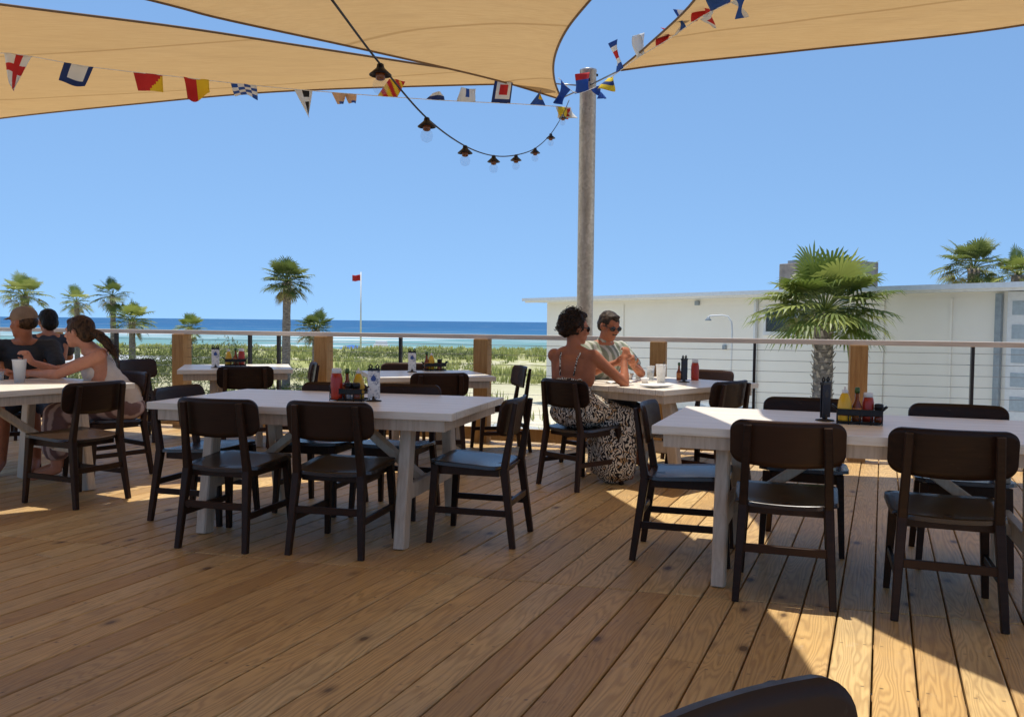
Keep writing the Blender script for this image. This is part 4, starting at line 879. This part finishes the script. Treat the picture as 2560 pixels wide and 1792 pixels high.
# ---------------------------------------------------------------- land, dunes, sea
def ground_h(x,y):
    n=noise.noise(Vector((x*.045,y*.045,0)))+.5*noise.noise(Vector((x*.12,y*.12,3)))
    d=math.exp(-((y-(62+.10*x))/17)**2)*(.42+.38*n)*(1/(1+math.exp(-(x+22)/5))*.55+.45)
    # low gap (sandy path) on the left of the flagpole
    if y>84: base=-1.7-(min(y,185)-84)/101*3.6
    else: base=-1.7+.12*n
    if y>185: base=-5.3-.4*min(1,(y-185)/60)
    return base+d*(1 if y<100 else max(0,1-(y-100)/15))+(.12*n if y<160 else 0)
xs=np.concatenate([np.linspace(-400,-60,35)[:-1],np.linspace(-60,60,121),np.linspace(60,400,35)[1:]]); ys=np.concatenate([np.linspace(-30,110,141),np.linspace(110,260,40)[1:]])
g=[[(x,y,ground_h(x,y)) for y in ys] for x in xs]
o=MB().sheet(g,0).build('ground',M['ground']); tag(o,kind='structure')
m=MB(); m.add([(-30000,150,-5),(30000,150,-5),(30000,40000,-5),(-30000,40000,-5)],[(0,1,2,3)]); tag(m.build('sea',M['sea']),kind='structure')
# paths
def strip(name,pts,w,z,mat):
    P=spline([(*p,0) for p in pts],30); g=[]
    for i,p in enumerate(P):
        d=(P[min(i+1,30)]-P[max(i-1,0)]).normalized(); n=V((-d.y,d.x,0)); g.append([V((p.x+n.x*s*w/2,p.y+n.y*s*w/2,ground_h(p.x+n.x*s*w/2,p.y+n.y*s*w/2)+z)) for s in (-1,-.5,0,.5,1)])
    return tag(MB().sheet(g,0,.06).build(name,mat),kind='structure')
strip('concrete_path',[(-44,52),(-30,50),(-22,48.5),(-18.5,47.5)],8.5,.35,M['path'])
strip('walkway',[(-2,22),(3,17),(7,13),(13,10)],5.0,.09,M['path'])
# grass as one mass
def grass():
    rn=random.Random(11); mb=MB(); v=[];f=[];r=[]
    for i in range(9000):
        y=rn.uniform(11,92)**1; x=rn.uniform(-.62,.35)*y+rn.uniform(-2,2)
        if x>y*.02+1 and y<30 : 
            if rn.random()<.97: continue
        if -48<x<-18 and 43<y<55: continue
        n=noise.noise(V((x*.20,y*.13,0)))*1.1+noise.noise(V((x*.6,y*.5,4)))*.6
        dens=(.08 if y<38 else .40)+1.1*n
        if rn.random()>dens: continue
        z=ground_h(x,y); hh=rn.uniform(.22,.62)*(.95 if y>35 else .8); rv=rn.random()*.92
        for b in range(11):
            a=rn.uniform(0,6.28); l=rn.uniform(.1,.55)*hh; w=.008+.00042*y; px,py=x+rn.uniform(-.25,.25),y+rn.uniform(-.25,.25); h2=hh*rn.uniform(.6,1.1)
            ca,sa=math.cos(a),math.sin(a); k=len(v)
            v+=[(px-sa*w,py+ca*w,z-.03),(px+sa*w,py-ca*w,z-.03),(px+ca*l*.4+sa*w*.8,py+sa*l*.4-ca*w*.8,z+h2*.65),(px+ca*l*.4-sa*w*.8,py+sa*l*.4+ca*w*.8,z+h2*.65),(px+ca*l,py+sa*l,z+h2)]
            f+=[(k,k+1,k+2,k+3),(k+3,k+2,k+4)]; r+=[rv,rv]
    mb.v=v; mb.f=f; mb.r=r; mb.m=[0]*len(f); mb.sm=[False]*len(f)
    tag(mb.build('dune_grass',M['grass'],rnd=True),'yellow green dune grass and sea oats covering the sand behind the railing','grass',kind='stuff')
grass()
def scrub():
    rn=random.Random(5); v=[];f=[];r=[]
    spots=[(at_d(px,py,d),rx,rz) for px,py,d,rx,rz in [(330,885,38,3,2.0),(400,880,42,2.6,2.0),(520,872,46,3,1.9),(575,866,44,2.5,1.9),(640,878,40,2.5,1.5),(930,880,56,4,.9),(1120,878,58,4,.8),(470,885,36,2,1.4),(610,905,30,2,.8),(700,900,31,1.5,.7),(250,900,32,2,1.3),(830,903,40,3,.6),(640,1005,24,.9,.45),(760,1000,22,.8,.4)]]
    for c,rx,rz in spots:
        z0=ground_h(c.x,c.y)
        for i in range(int(1500*min(1.6,rx/2.2))):
            a=rn.uniform(0,6.28); q_=rn.random()**.5; x=c.x+math.cos(a)*q_*rx; y=c.y+math.sin(a)*q_*rx*.6; top=z0+rz*math.sqrt(1-q_*q_)*(.75+.5*noise.noise(V((x,y,7))))
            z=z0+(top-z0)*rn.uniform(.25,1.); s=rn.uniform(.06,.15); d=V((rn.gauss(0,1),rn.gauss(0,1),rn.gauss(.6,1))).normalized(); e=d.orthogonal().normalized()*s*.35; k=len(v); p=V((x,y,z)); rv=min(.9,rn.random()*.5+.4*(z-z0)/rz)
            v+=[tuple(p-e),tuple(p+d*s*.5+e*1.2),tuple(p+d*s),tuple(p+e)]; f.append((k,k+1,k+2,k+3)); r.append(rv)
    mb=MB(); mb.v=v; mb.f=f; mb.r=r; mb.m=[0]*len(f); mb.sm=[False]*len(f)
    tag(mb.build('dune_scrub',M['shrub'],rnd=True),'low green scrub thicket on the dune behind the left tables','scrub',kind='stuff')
scrub()

# ---------------------------------------------------------------- palms
def fan(mb,o,d,L,rn,droop,rv):
    """petiole then a folded fan of blades"""
    d=d.normalized(); side=d.cross(V((0,0,1))); side=side.normalized() if side.length>.05 else V((1,0,0)); up=side.cross(d).normalized()
    pe=[o,o+d*L*.3,o+d*L*.56+V((0,0,-droop*L*.10))]; mb.tube(pe,[.016,.012,.009],5,caps=False,rnd=rv)
    c=pe[-1]; dd=(d+V((0,0,-droop*.5))).normalized(); nb=26
    for i in range(nb):
        a=(-1+2*i/(nb-1))*R(128); bl=L*.46*(1-.25*abs(a)/2)*rn.uniform(.88,1.08)
        bd=(dd*math.cos(a)+side*math.sin(a)+up*(.10+.12*abs(math.sin(a)))).normalized(); w=.017*L*1.15; sd=bd.cross(up).normalized()
        m1=c+bd*bl*.5; m2=c+bd*bl*.8+V((0,0,-.02*L*(1+droop))); e=c+bd*bl*rn.uniform(.97,1.03)+V((0,0,-rn.uniform(.03,.13)*L*(.5+droop)))
        k=len(mb.v); mb.v+=[tuple(c),tuple(m1-sd*w),tuple(m1+sd*w),tuple(m2-sd*w*.75),tuple(m2+sd*w*.75),tuple(e)]
        mb.f+=[(k,k+1,k+2),(k+1,k+3,k+4,k+2),(k+3,k+5,k+4)]; r2=min(1,max(0,rv+rn.uniform(-.06,.06))); mb.r+=[r2]*3; mb.m+=[0]*3; mb.sm+=[False]*3
def palm(name,label,px,py,D,wpx,trunk_r,lean=0,nf=46,mat='frond',seed=1,boots=False,tall=1.,low=-.5,dead=.06,zg=None,skirt=0):
    rn=random.Random(seed); c=at_d(px,py,D); rad=wpx/2/F*D; gz=ground_h(c.x,c.y) if zg is None else zg; z0=c.z-rad*.22
    t=thing(name,label,'palm tree',(c.x-lean,c.y,gz),0,'palm trees around the deck'); top=V((lean,0,z0-gz)); mb=MB()
    for i in range(nf):
        el=math.asin(low+(1-low)*((i+.5)/nf)**.85)+rn.uniform(-.22,.22); a=i*2.39996+rn.uniform(-.5,.5); d=V((math.cos(a)*math.cos(el),math.sin(a)*math.cos(el),math.sin(el)*tall+.05))
        L=rad*rn.uniform(.74,1.14); dr=max(.1,.30+.55*(1-(el+.6)/2.1)+rn.uniform(-.25,.3))
        rv=rn.random()**1.3*.85; 
        if el<-.15 and rn.random()<dead*4: rv=1.
        fan(mb,top+V((0,0,rad*.02)),d,L,rn,dr,rv)
    for i in range(0 if boots else max(3,nf//9)):      # dead fronds hanging against the trunk
        a=rn.uniform(0,6.28); fan(mb,top+V((0,0,-rad*.05)),V((math.cos(a),math.sin(a),-rn.uniform(.9,1.8))),rad*rn.uniform(.55,.8),rn,.8,1.)
    mb.build('crown',M[mat],t,rnd=True)
    n=14; pts=[];rr=[]
    for i in range(n+1):
        s=i/n; pts.append(V((lean*s*s,0,-.1+(z0-gz+.1)*s))); rr.append(trunk_r*(1.12-.2*s+.08*(s<.08)+(.16 if s>.86 else 0))*(1+.05*math.sin(i*2.3)))
    m=MB(); m.tube(pts,rr,16); m.build('trunk',M['bark'],t)
    b=MB(); zlo=(z0-gz)*(.22 if boots else .80); nb=int(120 if boots else 34)
    for i in range(nb):
        s=zlo+(z0-gz-zlo)*i/nb; a=i*2.39996; rx=trunk_r*1.0; p=V((lean*(s/(z0-gz))**2+math.cos(a)*rx*.85,math.sin(a)*rx*.85,s)); o_=V((math.cos(a),math.sin(a),0)); ln=trunk_r*rn.uniform(.35,.75)
        b.beam(p,p+o_*ln*.75+V((0,0,ln*1.1)),trunk_r*.42,trunk_r*.10,up=o_,w2=trunk_r*.16,h2=trunk_r*.07)
    b.build('frond_boots',M['boot'],t)
    return t
palm('palm_tree','bushy sabal palm with shaggy booted trunk in front of the white building',2062,742,17.5,378,.19,0,66,'frond',2,True,low=-.5,tall=.85)
palm('palm_tree','tall slender sabal palm left of the flagpole, its round head high above the sea',718,690,32,150,.15,.05,48,'frond_dark',3,low=-.55)
palm('palm_tree','low dark green palm just right of the slender palm, at railing height',790,812,36,120,.16,0,34,'frond_dark',4)
palm('palm_tree','bright green palm at the left edge above the brown cap',62,726,36,135,.15,0,34,'frond_pale',5)
palm('palm_tree','thin straggly palm behind the ponytailed woman',192,745,44,100,.12,0,24,'frond_pale',6,low=-.8,dead=.1)
palm('palm_tree','dark spiky palm above the left end of the railing',282,728,42,118,.13,0,24,'frond_dark',7,low=-.7)
palm('palm_tree','short yellow green palm at the left with a bare trunk below the railing line',330,790,40,130,.14,0,34,'frond',8)
palm('palm_tree','low round palm clump just above the railing, left of the slender palm',474,812,46,95,.15,0,30,'frond_pale',9)
palm('palm_tree','palm head showing over the roof at the right, left one',2435,650,34,200,.2,0,44,'frond_dark',10,low=-.6,dead=.1)
palm('palm_tree','palm head over the roof at the right picture edge',2545,672,32,150,.2,0,36,'frond',12,low=-.5)

# ---------------------------------------------------------------- white building
def building():
    A=at_d(1369,752,30.5); B=at_d(2600,712,16.2); A=V((A.x,A.y,0)); B=V((B.x,B.y,0)); d=(B-A).normalized(); B=A+d*26; L=26; ztop=2.02
    t=thing('white_building','long low white building with grey eave and brown chimney at the right','building',A,math.atan2(d.y,d.x))
    z0=-2.2; m=MB(); m.box((L/2,4.0,(ztop+z0)/2),(L,8,ztop-z0)); nl=34; hh=(ztop-z0)/nl
    for i in range(nl):      # lap boards
        z=z0+i*hh; m.add([(-.01,-.011,z),(L+.01,-.011,z),(L+.01,-.006,z+hh),(-.01,-.006,z+hh),(-.01,0.002,z),(L+.01,0.002,z)],[(0,1,2,3),(4,5,1,0)])
    m.build('wall',M['siding'],t)
    r=MB(); r.add([(-.6,-.55,ztop-.02),(L+.5,-.55,ztop-.02),(L+.5,4,ztop+.06),(-.6,4,ztop+.06),(L+.5,8.5,ztop-.02),(-.6,8.5,ztop-.02),(-.6,-.55,ztop-.10),(L+.5,-.55,ztop-.10),(L+.5,8.5,ztop-.10),(-.6,8.5,ztop-.10)],[(0,1,2,3),(3,2,4,5),(6,7,1,0),(9,8,7,6),(5,4,8,9),(6,0,3,5,9),(7,8,4,2,1)])
    ro=r.build('roof',M['roof'],t)
    MB().box((L/2,-.58,ztop-.06),(L+1.1,.035,.12)).build('fascia',M['white'],t)
    def sx(px,off=0):
        rr=ray(px,800); rr=V((rr.x,rr.y)); # intersect with wall line
        n=V((-d.y,d.x)); tt=(V((A.x,A.y)).dot(n)+off)/rr.dot(n); p=rr*tt; return (p-V((A.x,A.y))).dot(V((d.x,d.y))),p.length*abs(rr.normalized().dot(V((0,1))))
    def zz(px,py,off=0): s,D=sx(px,off); return at_d(px,py,D).z
    x0,_=sx(1945,1.5); x1,_=sx(2104,1.5); m=MB(); zt=zz(2020,655,1.5); m.box(((x0+x1)/2,2.2,(ztop+zt)/2),((x1-x0),1.4,zt-ztop),bev=.02); c=m.build('chimney',M['brown'],ro); MB().box(((x0+x1)/2-.6,2.2,zt+.05),(.8,.8,.1)).build('chimney_cap',M['roof'],c)
    x0,_=sx(1912); x1,_=sx(2092); za,zb=zz(2000,835),zz(2000,770)
    w_=MB(); 
    for zc in (za,zb): w_.box(((x0+x1)/2,-.035,zc),(x1-x0,.05,.09))
    for xc in (x0+.045,x1-.045,(x0+x1)/2): w_.box((xc,-.032,(za+zb)/2),(.07,.045,zb-za-.09))
    wo=w_.build('window',M['white'],t); MB().box(((x0+x1)/2,-.026,(za+zb)/2),(x1-x0-.16,.012,zb-za-.1)).build('pane',M['pane'],wo)
    for px,wd,mt in ((1894,.07,M['white']),(2502,.12,M['roof'])):
        x,_=sx(px); MB().box((x,-.07,(ztop+z0)/2-.1),(wd,.09,ztop-z0-.1),bev=.01).build('downspout',mt,t)
    x0,_=sx(2522); x1=x0+1.0; zt,zb=zz(2540,742),zz(2540,1040); dd=MB().box(((x0+x1)/2,-.035,(zt+zb)/2),(x1-x0,.05,zt-zb+.2),bev=.004).build('door',M['white'],t)
    n=5
    for i in range(n):
        z=zt-.05-(i+.25)*(zt-zb)/n; MB().box(((x0+x1)/2,-.064,z-.05),(x1-x0-.2,.012,(zt-zb)/n*.58)).build('pane',M['bluepane'],dd)
    gu=MB(); gu.box((L/2,-.66,ztop-.06),(L+1.1,.12,.015)); gu.box((L/2,-.725,ztop-.015),(L+1.1,.012,.10)); gu.build('gutter',M['white'],t)
    for px in (1560,2210,2380):
        x,_=sx(px); MB().box((x,-.032,(ztop+z0)/2-.1),(.05,.022,ztop-z0-.25)).build('joint_trim',M['siding'],t)
    for px,py in ((1745,758),):
        x,_=sx(px); MB().box((x,-.045,zz(px,py)),(.16,.05,.12),bev=.008).build('junction_box',M['roof'],t)
    vx,_=sx(1815); MB().box((vx,-.04,zz(1815,868)),(.12,.05,.12),bev=.01).build('vent_cap',M['roof'],t)
building()
# outdoor shower in front of the wall
b=at_d(1828,930,20.5); t=thing('outdoor_shower','thin white outdoor shower pipe with hooked head in front of the white wall','shower',(b.x,b.y,ground_h(b.x,b.y)))
z1=at_d(1800,788,20.5).z-ground_h(b.x,b.y); w1=(1828-1772)/F*20.5
MB().tube([(0,0,0),(0,0,z1-.35),(-.02,0,z1-.15),(-.10,0,z1-.03),(-.24,0,z1),(-w1,0,z1-.02),(-w1-.03,0,z1-.06)],.022,10).build('pipe',M['white'],t)
MB().lathe([(.02,.03),(.03,.0),(.075,-.05),(.075,-.07),(0,-.07)],18,c=(-w1-.04,0,z1-.06)).build('shower_head',M['roof'],t)
# grey condenser unit near the wall foot
b=at_d(1815,1000,18.5); b.z=ground_h(b.x,b.y); t=thing('air_conditioner','dull grey air conditioner unit low in front of the wall behind the couple table','air conditioner',b)
MB().box((0,0,.55),(1.0,.8,1.1),bev=.04).build('housing',M['roof'],t); m=MB()
for i in range(10): m.box((0,-.405,.2+i*.08),(.86,.01,.025))
m.build('grille',M['steel'],t); MB().lathe([(.33,1.105),(.33,1.14),(.28,1.14),(.28,1.105)],24).build('fan_guard',M['steel'],t)
# flagpole with red flag
b=at_d(902,800,75); gz=ground_h(b.x,b.y); t=thing('flagpole','thin white flagpole on the dune flying a small red flag','flagpole',(b.x,b.y,gz)); zt=at_d(903,680,75).z-gz
MB().tube([(0,0,0),(0,0,zt)],[.085,.05],10).build('shaft',M['white'],t)
za=at_d(890,702,75).z-gz; g=[[(-.05-.72*u/8,.10*math.sin(u*.9),za+(.52-.05*u/8)*(1-vv/5)-.05*u/8*vv/5+.03*math.sin(u)) for vv in range(6)] for u in range(9)]
MB().sheet(g,0,.006).build('flag',M['red'],t)
# beach umbrella and lifeguard stand
b=at_d(880,871,95); b.z=ground_h(b.x,b.y); t=thing('beach_umbrella','blue beach umbrella standing on the sand below the flagpole','umbrella',b); zt=at_d(880,862,95).z-b.z
MB().lathe([(1.75,zt-.75),(1.3,zt-.35),(.7,zt-.1),(.0,zt)],8).lathe([(.0,zt-.03),(.7,zt-.13),(1.3,zt-.38),(1.74,zt-.77)],8).build('canopy',M['beachblue'],t); MB().tube([(0,0,0),(0,0,zt-.02)],.03).build('shaft',M['white'],t)
b=at_d(952,866,110); b.z=ground_h(b.x,b.y); zt=at_d(952,858,110).z-b.z; t=thing('lifeguard_stand','small white lifeguard stand on the beach between the flagpole and the centre post','lifeguard stand',b)
for sx in(-1,1):
    for sy in(-1,1): MB().beam((sx*1.1,sy*.9,0),(sx*.7,sy*.6,zt*.75),.12,.12).build('leg',M['white'],t)
MB().box((0,0,zt*.78),(1.7,1.4,.14)).build('platform',M['white'],t); MB().box((0,.5,zt*.95),(1.5,.1,.7)).build('backrest',M['white'],t)
# any unused emptiness: none
